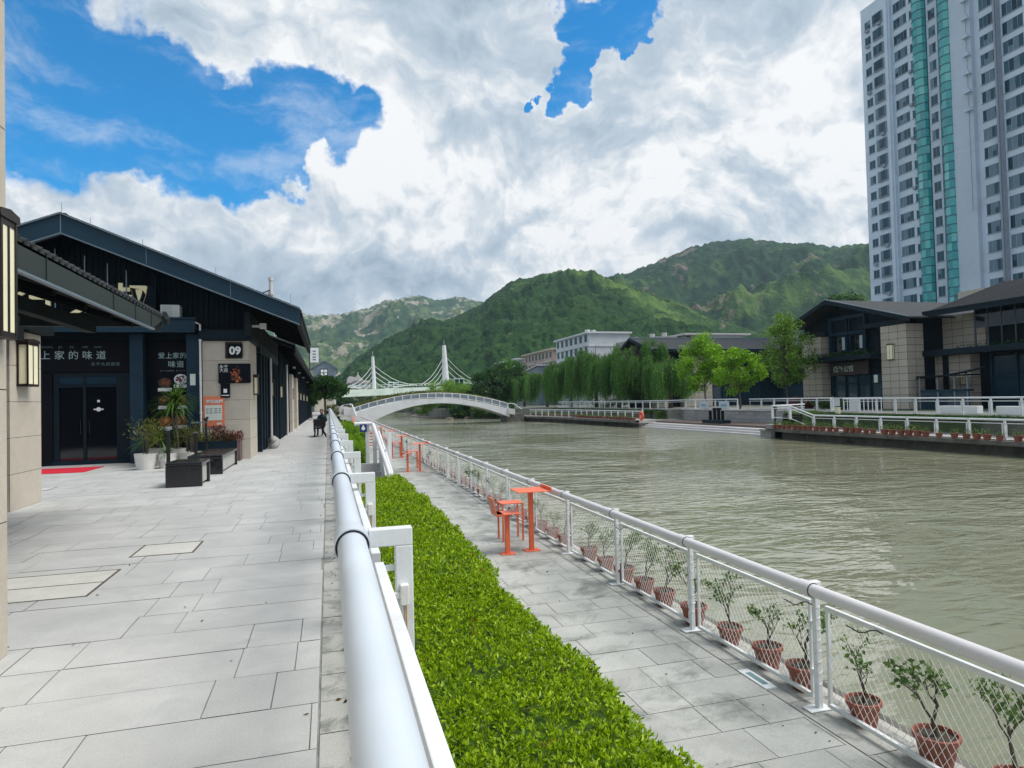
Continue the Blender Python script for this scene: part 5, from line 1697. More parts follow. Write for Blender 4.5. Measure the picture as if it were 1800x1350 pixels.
for (z0, z1) in ((7.35, 8.75), (5.5, 7.2)):
    for (y0, y1) in ((50.1, 52.0), (52.3, 54.3)):
        f = MB()
        f.box(48.62, 48.98, y0, y0 + .1, z0, z1); f.box(48.62, 48.98, y1 - .1, y1, z0, z1); f.box(48.62, 48.98, y0 + .1, y1 - .1, z1 - .1, z1); f.box(48.62, 48.98, y0 + .1, y1 - .1, z0, z0 + .1)
        fr = obj('window', f, 'steel', t)
        f = MB(); f.box(48.9, 48.94, y0 + .1, y1 - .1, z0 + .1, z1 - .1); obj('pane', f, 'glass', fr)
        f = MB(); f.box(48.84, 48.88, y0 + .5, y0 + .85, z0 + .25, z1 - .2)
        if z0 > 7: f.box(48.84, 48.88, y0 + 1.05, y0 + 1.4, z0 + .25, z1 - .2)
        obj('curtain', f, 'curtain', fr)
b = MB(); b.box(48.5, 48.75, 49.9, 54.5, 8.75, 9.0); b.box(48.5, 48.75, 49.9, 50.1, 5.4, 8.75); b.box(48.5, 48.75, 54.3, 54.5, 5.4, 8.75); b.box(48.5, 48.75, 50.1, 54.3, 7.2, 7.35)
obj('window_surround', b, 'steel', t)
b = MB(); b.box(46.9, 48.9, 47.7, 56.7, 4.6, 5.05); obj('canopy', b, 'steel2', t)
n = 700; P = np.stack([rng.uniform(47.2, 48.4, n), rng.uniform(48.5, 56, n), 5.05 + .3 * rng.random(n)], 1)
obj('canopy_plants', leafmesh('canopy_plants', P, unit(rng.normal(size=(n, 3)) + (0, 0, .6)), rng.uniform(.12, .25, n), .4, 'l_dark'), None, t)
b = MB(); b.box(48.6, 48.8, 49.8, 54.6, 3.25, 4.5); obj('sign_board', b, 'board', t)
letters('sign_letters', '瓯外公馆', .66, 'paper', t, '-X', (48.57, 54.1, 3.62), .95, bold=.008)
f = MB()
for y in (48.2, 49.7, 51.2, 52.7, 54.4): f.box(48.7, 48.95, y, y + .12, 0, 3.25)
f.box(48.7, 48.95, 48.2, 54.5, 2.4, 2.5)
fr = obj('shopfront', f, 'steel', t)
f = MB(); f.box(48.9, 48.92, 48.2, 54.5, .1, 3.2); obj('glass', f, 'glass2', fr)
b = MB(); b.box(47.95, 48.0, 48.1, 48.5, 2.4, 3.1); obj('notice', b, 'paper', t)
lantern(47.98, 46.5, 4.36, 5.75, .62, .2, '-X', 'tall cream lantern on the right stone pillar of the far gabled building', 'lanterns on the far bank buildings')
lantern(47.98, 56.4, 3.9, 5.2, .55, .2, '-X', 'tall lantern on the left stone pillar of the far gabled building, behind the tree', 'lanterns on the far bank buildings')

# wing D to the right
t = thing('glazed_wing', 'long dark glazed two-storey wing to the right of the gabled building', 'building', (54, 30, 0))
clad_box(t, 'wall', 51.0, 60, 41.6, 45.6, 0, 4.5, .62, .95, faces='xy', bond=False, gap=.035)
clad_box(t, 'upper_wall', 52.0, 60, 41.0, 45.0, 4.95, 8.0, .62, .95, faces='xy', bond=False, gap=.035)
b = MB(); b.box(50.8, 51.0, 43.6, 44.0, 0, 4.5); b.box(50.7, 51.0, 45.4, 46.1, 2.0, 4.2); obj('downpipe_box', b, 'steel2', t)
b = MB(); b.box(49.6, 60, 8, 45.2, 4.50, 4.98); obj('balcony_slab', b, 'steel2', t)
b = MB(); b.box(52, 60, 8, 41.6, 0, 4.5); b.box(52.3, 60, 8, 41.0, 4.98, 8.3); obj('dark_wall', b, 'slats', t)
y = 40.4; k = 0
while y > 9:
    f = MB(); f.box(51.7, 52.02, y, y + .14, 0, 4.5); f.box(51.8, 52.02, y - 1.9, y, 2.5, 2.62); f.box(51.8, 52.0, y - 1.9, y, .0, .15)
    fr = obj('shop_window', f, 'steel', t)
    f = MB(); f.box(51.9, 51.95, y - 1.9, y, .15, 2.5); f.box(51.9, 51.95, y - 1.9, y, 2.62, 4.2); obj('pane', f, 'glass2', fr)
    y -= 2.05
y = 41.0
while y > 9:
    f = MB(); f.box(50.9, 51.0, y, y + .07, 5.0, 8.1); f.box(50.92, 50.98, y - 1.02, y, 6.55, 6.62)
    fr = obj('balcony_mullion', f, 'edge2', t); y -= 1.09
f = MB(); f.box(50.93, 50.96, 8, 41, 6.62, 8.1); obj('upper_glass', f, 'glass', t)
n = 1500; P = np.stack([rng.uniform(49.7, 50.6, n), rng.uniform(8, 42, n), 4.98 + .22 * rng.random(n)], 1)
obj('balcony_plants', leafmesh('balcony_plants', P, unit(rng.normal(size=(n, 3)) + (0, 0, .6)), rng.uniform(.1, .22, n), .4, 'l_dark'), None, t)
b = MB()
b.prism([(49.2, 8.05), (58, 10.9), (66, 8.0), (66, 8.2), (58, 11.05), (49.2, 8.2)], 'y', 8, 44.2)
obj('roof', b, 'tile', t)
b = MB(); b.prism([(49.15, 7.85), (49.3, 7.85), (49.3, 8.3), (49.15, 8.25)], 'y', 8, 44.3); b.box(49.1, 49.2, 8, 44.3, 8.2, 8.32); obj('gutter', b, 'steel2', t)
b = MB()
for y in np.arange(8.5, 44, .34): b.prism([(49.2, 8.2), (57.9, 11.0), (57.9, 11.07), (49.2, 8.27)], 'y', y, y + .1)
obj('roof_ribs', b, 'tile', t)
b = MB(); b.prism([(53, 9.55), (56.5, 10.65), (56.5, 11.6), (53, 11.3)], 'y', 30.5, 33.5); b.box(52.8, 57, 30.2, 33.8, 11.3, 11.45)
obj('dormer', b, 'greyclad', t)
# open timber stall in front of the stone wall
t = thing('pergola_stall', 'low dark metal stall with thin curved roof beside the right pillar', 'stall', (48.8, 43, 0))
b = MB(); b.tube([(48.6, 44.6, 2.62), (48.6, 42.3, 2.7), (48.6, 39.6, 3.05), (48.6, 38.4, 3.3)], .09, 5); b.box(48.3, 50.6, 39.8, 44.4, 2.72, 2.80); obj('roof', b, 'steel2', t)
for y in (44.2, 42.5, 41.0, 39.9):
    b = MB(); b.box(48.5, 48.6, y, y + .1, 0, 2.7); obj('post', b, 'greyclad', t)
b = MB(); b.box(48.5, 49, 39.8, 44.2, 1.45, 1.62); b.box(48.55, 48.6, 39.8, 44.2, 0, 1.45); obj('counter', b, 'glass2', t)
lantern(50.95, 42.2, 2.0, 3.0, .4, .16, '-X', 'small lantern on the stone wall beside the low metal stall', 'lanterns on the far bank buildings')

# ------------------------------------------------------------------ hall E
t = thing('long_hall', 'long low hall with dark tiled roof behind the willows', 'building', (60, 100, 0))
b = MB()
b.prism([(85.6, 8.35), (92.2, 10.5), (98.0, 8.0), (98.0, 8.2), (92.2, 10.7), (85.6, 8.55)], 'x', 45.0, 76)
obj('roof', b, 'tile', t)
b = MB(); b.prism([(85.5, 8.1), (92.2, 10.3), (98.1, 7.8), (98.1, 8.25), (92.2, 10.76), (85.5, 8.6)], 'x', 44.85, 45.0); b.box(45, 76, 85.45, 85.6, 8.1, 8.5)
obj('fascia', b, 'steel2', t)
b = MB(); b.box(45, 76, 85.4, 85.44, 8.5, 8.58); b.box(45, 76, 92.1, 92.3, 10.7, 10.85); obj('trim', b, 'edge', t)
b = MB(); b.box(46.5, 75, 88, 96, 0, 8.1); b.prism([(87, 8), (92.2, 10.2), (97, 8)], 'x', 46.5, 47); obj('wall', b, 'slats', t)
b = MB(); b.box(47.5, 74, 86.6, 88, 4.6, 4.9); obj('canopy', b, 'steel2', t)
clad_box(t, 'pillar', 51.0, 55.8, 86.8, 88.2, 0, 7.6, .7, 1.1, faces='yxX', bond=False, gap=.035)
clad_box(t, 'pillar', 70.5, 73.4, 86.8, 88.2, 0, 7.6, .7, 1.1, faces='yxX', bond=False, gap=.035)
clad_box(t, 'pillar', 46.4, 48.6, 86.8, 88.2, 0, 7.2, .7, 1.1, faces='yxX', bond=False, gap=.035)
for k in range(8):
    x = 56.4 + 1.75 * k
    f = MB(); f.box(x, x + .14, 87.7, 88, 0, 4.5); f.box(x + .14, x + 1.75, 87.8, 88, 2.9, 3.05); fr = obj('window', f, 'steel', t)
    f = MB(); f.box(x + .14, x + 1.75, 87.85, 87.9, .1, 2.9); f.box(x + .14, x + 1.75, 87.85, 87.9, 3.05, 4.4); obj('pane', f, 'glass2', fr)
t = thing('side_hall', 'small dark hall wing right of the ginkgo trees', 'building', (72, 78, 0))
b = MB(); b.prism([(76, 7.2), (80, 8.9), (84, 7.2), (84, 7.4), (80, 9.1), (76, 7.4)], 'x', 64, 82); obj('roof', b, 'tile', t)
b = MB(); b.box(65, 80, 77, 83, 0, 7.3); obj('wall', b, 'slats', t)
b = MB(); b.box(64.6, 65, 78, 82, .1, 2.8); obj('window', b, 'glass2', t)

# small rooftops behind the hall
for k, (x, y, w_, h, lab) in enumerate(((86, 130, 12, 15.2, 'flat white rooftop block behind the ginkgo tree'),)):
    t = thing('rooftop_building', lab, 'building', (x, y, 0))
    b = MB(); b.box(x - w_ / 2, x + w_ / 2, y, y + 12, 0, h); obj('wall', b, 'awhite', t)
    b = MB(); b.box(x - w_ * .8, x + w_ * .62, y - 1, y + 13, h, h + .4); obj('roof', b, 'palewall', t)
r = random.Random(8)
for k, (x, z) in enumerate(((66, 15.2), (70, 15.4), (73, 16.2), (78, 15.6), (99, 14.8), (102, 14.8), (108, 15.6))):
    t = thing('water_tank', '%s small white rooftop tank above the long dark roof, counted from the left' % ('first', 'second', 'third', 'fourth', 'fifth', 'sixth', 'seventh')[k], 'water tank', (x, 132, z - 1), 'rooftop tanks behind the hall')
    b = MB(); b.tube([(x, 132, z - 1.2), (x, 132, z + (.2 if k % 2 else -.3))], .55, 12); obj('tank', b, 'palewall', t)
    b = MB(); b.box(x - 2.6, x + 2.6, 131, 137, 0, z - 1.2); obj('rooftop', b, 'greystone', t)

# ------------------------------------------------------------------ apartment blocks on the river road


def windows_grid(t, X, ys, zs, w_, h, matf='sill', glass='tglass', proud=.06):
    for z in zs:
        for y in ys:
            f = MB(); f.box(X - proud, X, y, y + w_, z - .08, z); f.box(X - proud * .6, X, y, y + w_, z + h, z + h + .06)
            fr = obj('window', f, matf, t)
            f = MB(); f.box(X - .02, X - .01 + .015, y, y + w_ * .48, z, z + h); f.box(X - .02, X + .005, y + w_ * .52, y + w_, z, z + h); obj('pane', f, glass, fr)


def flats(label, x0, y0, y1, H, mat, floors, sp=3.4, dx=11, roofmat='awhite'):
    t = thing('apartment_block', label, 'building', (x0 + dx / 2, (y0 + y1) / 2, 0), 'white apartment blocks behind the willows')
    b = MB(); b.box(x0, x0 + dx, y0, y1, 0, H); obj('wall', b, mat, t)
    b = MB(); b.box(x0 - .7, x0 + dx + .5, y0 - .5, y1 + .4, H, H + .45); obj('roof', b, roofmat, t)
    b = MB()
    for k in range(1, floors): b.box(x0 - .25, x0, y0, y1, k * H / floors - .12, k * H / floors + .12)
    b.box(x0, x0 + dx, y0 - .2, y0, H - 3.2, H - 3.0)
    obj('floor_bands', b, 'awhite', t)
    zs = [k * H / floors + 1.0 for k in range(floors - 3, floors)]
    ys = np.arange(y0 + 1.2, y1 - 1.5, sp)
    windows_grid(t, x0, ys, zs, 1.7, 1.7)
    b = MB()
    for y in ys[::2]:
        for z in zs:
            if rnd.random() < .5: b.box(x0 - .5, x0, y + 1.8, y + 2.4, z - .5, z)
    obj('air_conditioners', b, 'palewall', t)['kind'] = 'stuff'
    return t


flats('nearest white apartment block with a blank gable end behind the willows', 62.2, 150, 174, 17.6, 'awhite', 6)
flats('middle apartment block with pinkish walls and cream roof edge', 62.2, 177, 206, 15.8, 'apink', 5, roofmat='beige')
flats('farthest low white apartment block beyond the pinkish one', 60.5, 208, 236, 15.0, 'awhite', 5)
t = thing('grey_house', 'small grey lean-to house in front of the pinkish apartment block', 'building', (56, 170, 0))
b = MB(); b.prism([(172, 0), (185, 0), (185, 9.6), (172, 10.8)], 'x', 56, 61.5); obj('wall', b, 'greyclad', t)
b = MB(); b.prism([(171.5, 10.9), (185.5, 9.6), (185.5, 9.9), (171.5, 11.3)], 'x', 55.5, 61.9); obj('roof', b, 'palewall', t)
for k, (y, z) in enumerate(((156, 18.1), (160, 18.1))):
    t = thing('water_tank', ('left' if k else 'right') + ' rooftop tank on the nearest white apartment block', 'water tank', (66, y, 18))
    b = MB(); b.tube([(66, y, 18.05), (66, y, 19.6 if k else 19.1)], .7 if k else .55, 12); obj('tank', b, 'palewall', t)
    b = MB(); b.box(65.3, 66.7, y - .7, y + .7, 18.0, 18.06); obj('stand', b, 'greymetal', t)

# ------------------------------------------------------------------ tower
TX = 100.
t = thing('residential_tower', 'tall pale blue residential tower with two turquoise glass strips', 'building', (110, 85, 0))
FL = 2.97; NF = 25; Z0 = 4.
b = MB()
b.box(TX, 125, 94.6, 101.1, 0, 74.9); b.box(TX + .6, 125, 60, 94.6, 0, 80.5); b.box(TX + 4, 122, 94.6, 100.5, 74.9, 80)
obj('wall', b, 'tower', t)
b = MB(); b.box(TX - .35, TX + .6, 94.9, 95.5, 0, 78); obj('corner_pier', b, 'tower', t)
b = MB(); b.box(TX - .2, TX + .6, 79.2, 83.0, 17.5, 80.5); b.box(TX + .2, TX + .6, 85.3, 87.3, 12, 80.5); obj('lift_shaft', b, 'tower2', t)
b = MB(); b.tube([(TX - .45, 75.2, 18), (TX - .45, 75.2, 80)], .15, 6); b.tube([(TX + .45, 89.9, 18), (TX + .45, 89.9, 80)], .1, 5)
b.box(TX - .25, TX + .6, 74.95, 75.5, 18, 80.5); obj('service_pipe', b, 'sill', t)
b = MB(); b.box(TX - .9, 125, 60, 80.5, 14.5, 16.6); b.box(TX - 1.0, TX, 78, 82.5, 12, 17.4); obj('podium_band', b, 'beige', t)
b = MB(); b.box(TX - 1.2, TX - .2, 60, 75, 10, 14.5); obj('podium_wall', b, 'tower2', t)
b = MB()
for y0 in (70, 74): b.box(TX - 1.3, TX - 1.2, y0 - 3, y0, 12, 14)
obj('podium_glass', b, 'glass2', t)
# curved turquoise strips: one pane ring per half floor
for yc, hw in ((88.7, 1.22), (83.75, 1.15)):
    strip = MB(); fr = MB()
    nseg = 5
    z = 12.5
    while z < 80:
        hh = FL / 2
        for i in range(nseg):
            a0 = math.pi * i / nseg; a1 = math.pi * (i + 1) / nseg
            ya, yb = yc - hw * math.cos(a0), yc - hw * math.cos(a1)
            xa, xb = TX + .35 - 1.15 * math.sin(a0), TX + .35 - 1.15 * math.sin(a1)
            strip.quad((xa, ya, z + .06), (xb, yb, z + .06), (xb, yb, z + hh - .06), (xa, ya, z + hh - .06))
            fr.add([(xa - .06, ya, z - .06), (xb - .06, yb, z - .06), (xb - .06, yb, z + .06), (xa - .06, ya, z + .06), (xa + .1, ya, z - .06), (xb + .1, yb, z - .06), (xb + .1, yb, z + .06), (xa + .1, ya, z + .06)],
                   [(0, 1, 2, 3), (3, 2, 6, 7), (0, 4, 5, 1)])
        z += hh
    fr.box(TX + .2, TX + .45, yc - hw - .12, yc - hw, 12.5, 80); fr.box(TX + .2, TX + .45, yc + hw, yc + hw + .12, 12.5, 80)
    s_ = obj('glass_strip', strip, 'teal', t)
    obj('strip_frame', fr, 'tealdark', s_)
# windows: each its own part up to the limit, nearest storeys first
cols = [(98.85, 1.35, 1.4, 0), (96.1, 2.0, 1.65, 1), (91.55, 2.75, 1.6, 0), (90.3, .7, 1.35, 0), (85.65, 1.3, 1.6, 0), (75.7, 2.6, 1.7, 0), (71.6, 3.1, 1.85, 0), (67.4, 3.1, 1.8, 0), (63.4, 3.0, 1.7, 0)]
rest_f, rest_g = MB(), MB()
cnt = 0
for k in range(NF + 1):
    for ci, (y, w_, h, bay) in enumerate(cols):
        zb = Z0 + 1.15 + FL * k + (0.4 if ci == 4 else 0)
        if zb < 17 or zb > 79: continue
        if ci < 2 and zb > 73: continue
        X = TX if ci < 2 else TX + .6
        if ci == 4: X = TX + .2
        jj = rnd.uniform(-.08, .08)
        f, g_ = (MB(), MB()) if cnt < 99 and ci < 7 else (rest_f, rest_g)
        if bay:
            f.box(X - .32, X, y - .1, y + w_ + .1, zb - .22, zb - .08); f.box(X - .3, X, y - .06, y + w_ + .06, zb + h, zb + h + .1)
            f.box(X - .3, X, y - .08, y, zb - .08, zb + h); f.box(X - .3, X, y + w_, y + w_ + .08, zb - .08, zb + h)
            X2 = X - .3
        else:
            f.box(X - .12, X, y - .08, y + w_ + .08, zb - .12, zb - .02); f.box(X - .06, X, y - .05, y + w_ + .05, zb + h, zb + h + .07); X2 = X
        nn = 2 if w_ < 1.7 else (3 if w_ < 2.2 else 4)
        if w_ < 1: nn = 1 if ci == 3 else 2
        for q in range(nn):
            ya, yb = y + w_ * q / nn + .03, y + w_ * (q + 1) / nn - .03
            op = .06 if rnd.random() < .8 else -.01
            g_.box(X2 - .03, X2 - .02 + .05, ya, yb, zb, zb + h)
            if rnd.random() < .18 and not bay: g_.box(X2 - .045, X2 - .03, ya, yb, zb + h * .5, zb + h)
        if rnd.random() < .22 and ci in (0, 1, 3):
            f.box(X - .55, X, y + .2, y + .85, zb - .75, zb - .28)
        if f is not rest_f:
            fo = obj('window', f, 'sill', t); obj('pane', g_, 'tglass', fo); cnt += 1
o = obj('upper_windows', rest_f, 'sill', t); o['kind'] = 'stuff'
obj('panes', rest_g, 'tglass', o)
b = MB()
for k in range(NF + 1):
    z = Z0 + .6 + FL * k
    if 45 < z < 79:
        b.box(TX - .9, TX + .0, 79.1, 80.3, z - .12, z + .05); b.box(TX - .8, TX - .3, 79.4, 79.5, z + .05, z + .5)
obj('ac_ledges', b, 'tower', t)['kind'] = 'stuff'
b = MB(); b.tube([(TX - .5, 79.7, 30), (TX - .5, 79.7, 80)], .05, 5); obj('drainpipe', b, 'sill', t)

# ------------------------------------------------------------------ footbridge
def arc_pts(y, xs, zf): return [(x, y, zf(x)) for x in xs]


def ztop(x):      # top of the girder
    return 2.15 - .0131 * (x - 16.2) ** 2


def zbot(x):
    return 1.38 - (.0235 if x < 17 else .019) * (x - 17) ** 2


t = thing('footbridge', 'white arched footbridge with planted railing across the river', 'bridge', (16, 105, 0))
xs = np.linspace(3.2, 28.6, 40)
b = MB()
# build as strips so the concave arch triangulates well
V_, F_ = [], []
for x in xs:
    zt, zb = float(ztop(x)), float(min(zbot(x), ztop(x) - .3))
    for y in (103.5, 108.5): V_ += [(x, y, zb), (x, y, zt)]
for i in range(len(xs) - 1):
    a = 4 * i; c = a + 4
    F_ += [(a, c, c + 1, a + 1), (a + 2, a + 3, c + 3, c + 2), (a + 1, c + 1, c + 3, a + 3), (a, a + 2, c + 2, c)]
F_ += [(0, 1, 3, 2), (len(V_) - 4, len(V_) - 2, len(V_) - 1, len(V_) - 3)]
b.add(V_, F_)
obj('arch', b, 'bwhite', t)
for ys_ in (103.55, 108.3):
    b = MB()
    pts = [(float(x), ys_, float(ztop(x)) + .85) for x in xs]
    b.tube(pts, .06, 6); b.tube([(p_[0], p_[1], p_[2] - .72) for p_ in pts], .05, 6)
    obj('rail', b, 'bwhite', t)
for x in np.linspace(3.4, 28.3, 20):
    b = MB(); b.box(x - .07, x + .07, 103.5, 103.62, float(ztop(x)) - .02, float(ztop(x)) + .85); obj('rail_post', b, 'bwhite', t)
b = MB()
for i in range(len(xs) - 1):
    xa, xb = float(xs[i]), float(xs[i + 1])
    b.quad((xa, 103.75, ztop(xa) + .14), (xb, 103.75, ztop(xb) + .14), (xb, 103.75, ztop(xb) + .74), (xa, 103.75, ztop(xa) + .74))
obj('rail_panel', b, 'greyclad', t)
n = 5200; x = rng.uniform(3.2, 28.3, n)
x = x[rng.random(n) < np.where(x < 16, 1, .55)]; n = len(x)
P = np.stack([x, rng.uniform(107.3, 108.5, n), np.array([ztop(v) for v in x]) + .75 + .5 * rng.random(n)], 1)
obj('planting', leafmesh('planting', P, unit(rng.normal(size=(n, 3)) + (0, 0, .6)), rng.uniform(.15, .32, n), .5, 'l_olive'), None, t)
b = MB(); b.box(28.3, 31.2, 104.0, 108.5, -3, -.6); obj('pier', b, 'darkconc', t)  # solid block, dark colour stands in for the shaded recess under the bridge end
b = MB(); b.prism([(2.2, -1.1), (5.3, -2.6), (5.3, -3), (1.6, -3), (1.6, 1.0), (3.2, .6)], 'y', 103.3, 108.7)
b.prism([(28.3, -.6), (29.4, -.8), (29.5, .1), (28.3, .3)], 'y', 103.2, 108.8)
obj('abutment', b, 'palewall', t)
b = MB()
for k in range(9): b.box(.6 + .0 * k, 3.6, 92 + 1.2 * k, 103.4, -1.14 + .16 * k, -1.14 + .16 * (k + 1) + .002 * k)
obj('steps', b, 'concrete', t)
b = MB(); b.tube([(3.7, 92, -.1), (3.5, 103.5, 1.5), (3.2, 105, 1.6)], .09, 6); b.tube([(28.6, 103.6, 1.1), (29.3, 103.4, 1.0), (30.6, 103.2, .1)], .07, 6)
obj('stair_rail', b, 'bwhite', t)

# ------------------------------------------------------------------ cable-stayed bridge
t = thing('cable_bridge', 'pale green girder bridge with two white pylons and stay cables', 'bridge', (20, 190, 0))
b = MB(); b.add([(-14, 178, 3.0), (50, 214, 5.0), (50, 214, 6.9), (-14, 178, 5.0), (-14, 190, 3.0), (50, 226, 5.0), (50, 226, 6.9), (-14, 190, 5.0)],
                [(0, 1, 2, 3), (4, 7, 6, 5), (3, 2, 6, 7), (0, 4, 5, 1), (0, 3, 7, 4), (1, 5, 6, 2)])
obj('girder', b, 'lgreen', t)
b = MB()
for i in range(65):
    f_ = i / 64; x = -14 + 64 * f_; y = 178 + 36 * f_; z = 5.0 + 1.9 * f_
    b.box(x - .05, x + .05, y - .1, y + .0, z, z + 1.1)
b.bar((-14, 177.95, 6.1), (50, 213.95, 8.0), .12, .12); b.bar((-14, 177.95, 5.6), (50, 213.95, 7.5), .08, .08)
obj('railing', b, 'lgreen', t)
for (px, py, zb_, zt_, r0, r1) in ((13.35, 201.5, -2.6, 15.6, .62, .45), (37.1, 214, 0, 20.0, 1.1, .62)):
    m = MB(); m.tube([(px, py - 2.4, zb_), (px - .05, py - 2.4, zt_ * .5), (px - .35, py - 2.4, zt_)], [r0, r0 * .95, r1], 10)
    m.tube([(px - .35, py - 2.4, zt_), (px - .35, py - 2.4, zt_ + 1.6)], .04, 4)
    py_ = obj('pylon', m, 'bwhite', t, smooth=True)
    m = MB()
    for s_, L in ((-1, 9), (1, 14)):
        for q in range(4):
            zt2 = zt_ * (.84 - .10 * q); xe = px + s_ * L * (1 - q * .14) * (1 if zt_ < 16 else 1.0)
            ze = 5.6 + 1.9 * (xe + 14) / 64 + .2
            if zt2 > ze + .3:
                p0 = Vector((px - .25, py - 2.4, zt2)); p1 = Vector((xe, py - 2.4 + (xe - px) * .56, ze))
                mm = [p0.lerp(p1, f_) - Vector((0, 0, 1.6 * math.sin(math.pi * f_))) for f_ in (0, .2, .4, .6, .8, 1)]
                m.tube(mm, .09, 4)
    obj('stay_cables', m, 'cable', py_)
b = MB(); b.box(-4, 2, 180, 184, 0, 3.0); b.box(-10, -8, 180, 184, 0, 3.0); obj('pier', b, 'lgreen', t)
for k, (x, y, z, lab) in enumerate(((19.5, 205, 6.2, 'left small glass kiosk on the cable bridge'), (37.5, 192, 6.6, 'right small pale glass kiosk on the cable bridge'))):
    t = thing('kiosk', lab, 'kiosk', (x, y, z), 'glass kiosks on the cable bridge')
    f = MB()
    for xx in (-1.4, 0, 1.4):
        for yy in (-1, 1): f.box(x + xx - .1, x + xx + .1, y + yy - .1, y + yy + .1, z - .6, z + 1.6)
    f.box(x - 1.6, x + 1.6, y - 1.2, y + 1.2, z + 1.6, z + 1.85); f.box(x - 1.4, x + 1.4, y - 1, y + 1, z - .7, z - .5)
    obj('frame', f, 'lgreen', t)
    f = MB(); f.box(x - 1.3, x + 1.3, y - .9, y + .9, z - .45, z + 1.55); obj('glass', f, 'glass2', t)

# pale house beyond, pavilion with number on its gable, buildings at the end of the promenade
t = thing('pale_house', 'pale pinkish multi-gabled house behind the cable bridge', 'building', (12, 262, 0))
b = MB(); b.box(7.0, 16, 262, 272, 0, 10.6); b.prism([(7.2, 10.6), (10.9, 10.6), (10.2, 12.0), (8.2, 12.4), (7.5, 11.8)], 'y', 262, 268); b.prism([(9.4, 10.6), (13.4, 10.6), (11.4, 13.2)], 'y', 261.5, 268); b.box(11.2, 11.5, 262, 263, 12.8, 14.0); obj('wall', b, 'palewall', t)
for x, z in ((8.2, 8.4), (10.4, 8.4), (12.6, 8.4), (14.6, 8.4), (10.4, 6.2), (12.6, 6.2), (8.2, 6.2), (14.6, 6.2), (10.9, 10.8)):
    f = MB(); f.box(x - .1, x + 1.1, 261.8, 262, z - .15, z); f.box(x, x + 1.0, 261.85, 261.98, z, z + 1.2); obj('window', f, 'greyclad', t)
b = MB(); b.box(6.8, 16.2, 261.6, 261.9, 7.6, 7.8); b.box(6.8, 16.2, 261.6, 261.9, 9.8, 9.95); obj('balcony', b, 'apink', t)
t = thing('gabled_tower', 'grey corrugated gable block with a small white window above the tree', 'building', (-1, 112, 0))
b = MB(); b.prism([(-2.35, 4.9), (1.25, 4.9), (1.25, 7.6), (-.5, 8.7), (-2.35, 7.7)], 'y', 112, 117); obj('wall', b, 'greyclad', t)
b = MB()
for x in np.arange(-2.3, 1.2, .22): b.box(x, x + .1, 111.94, 112, 4.9, 7.5)
obj('ribs', b, 'greyclad', t)
b = MB(); b.prism([(-2.7, 7.45), (-.5, 8.72), (1.55, 7.4), (1.55, 7.52), (-.5, 8.9), (-2.7, 7.6)], 'y', 111.7, 117.2); obj('roof', b, 'edge', t)
f = MB(); f.box(-1.2, -.0, 111.8, 111.94, 6.2, 7.5); fr = obj('window', f, 'steel2', t)
f = MB()
for i in range(2):
    for j in range(2): f.box(-1.1 + .55 * i, -.64 + .55 * i, 111.75, 111.8, 6.3 + .58 * j, 6.78 + .58 * j)
obj('pane', f, 'signwhite', fr)
b = MB(); b.box(-2.2, 1.0, 112.3, 116, 0, 4.9); obj('base', b, 'beige', t)
t = thing('end_building', 'low beige building with a teal door closing the promenade', 'building', (-4, 118, 0))
b = MB(); b.box(-9, -.8, 119, 126, 0, 3.4); obj('wall', b, 'beige', t)
b = MB(); b.box(-3.1, -2.2, 118.8, 119, .1, 2.1); obj('door', b, 'tealp', t)
b = MB(); b.box(-9.3, -.6, 118.6, 126.2, 3.4, 3.7); obj('roof', b, 'tile', t)
t = thing('low_wall', 'low pale wall and steps at the end of the promenade', 'wall', (-2, 110, 0))
b = MB()
for k in range(3): b.box(-3.2, -.4, 108 + .6 * k, 112, -.02 + .14 * k, .12 + .14 * k)
obj('steps', b, 'palewall', t)
b = MB(); b.box(1.4, 3.6, 140, 141, .0, 1.1); b.box(2.2, 3.9, 100.0, 109, 0, 1.0); obj('parapet', b, 'palewall', t)


def car(loc, rz, label, paint, sc=1.):
    t = thing('parked_car', label, 'car', loc, 'cars parked beyond the bridge', rz)
    b = MB(); side = [(-2.1, .35), (2.1, .35), (2.15, .75), (1.5, .92), (.8, 1.38), (-1.0, 1.42), (-1.75, 1.0), (-2.15, .9)]
    b.prism(side, 'y', -.85, .85); obj('body', b, paint, t, bevel=.08, local=True)
    b = MB(); b.prism([(1.3, .95), (.75, 1.33), (-.95, 1.36), (-1.55, 1.02)], 'y', -.87, .87); obj('windows', b, 'glass', t, local=True)
    for x in (-1.3, 1.3):
        for y in (-.8, .8):
            b = MB(); b.tube([(x, y - .1, .33), (x, y + .1, .33)], .33, 14); obj('wheel', b, 'black', t, local=True)


car((4.6, 166, .0), R(8), 'silver white car parked beyond the footbridge steps', 'palewall')
car((1.0, 170, .0), R(5), 'second white car parked under the green girder', 'awhite')
# ------------------------------------------------------------------ trees


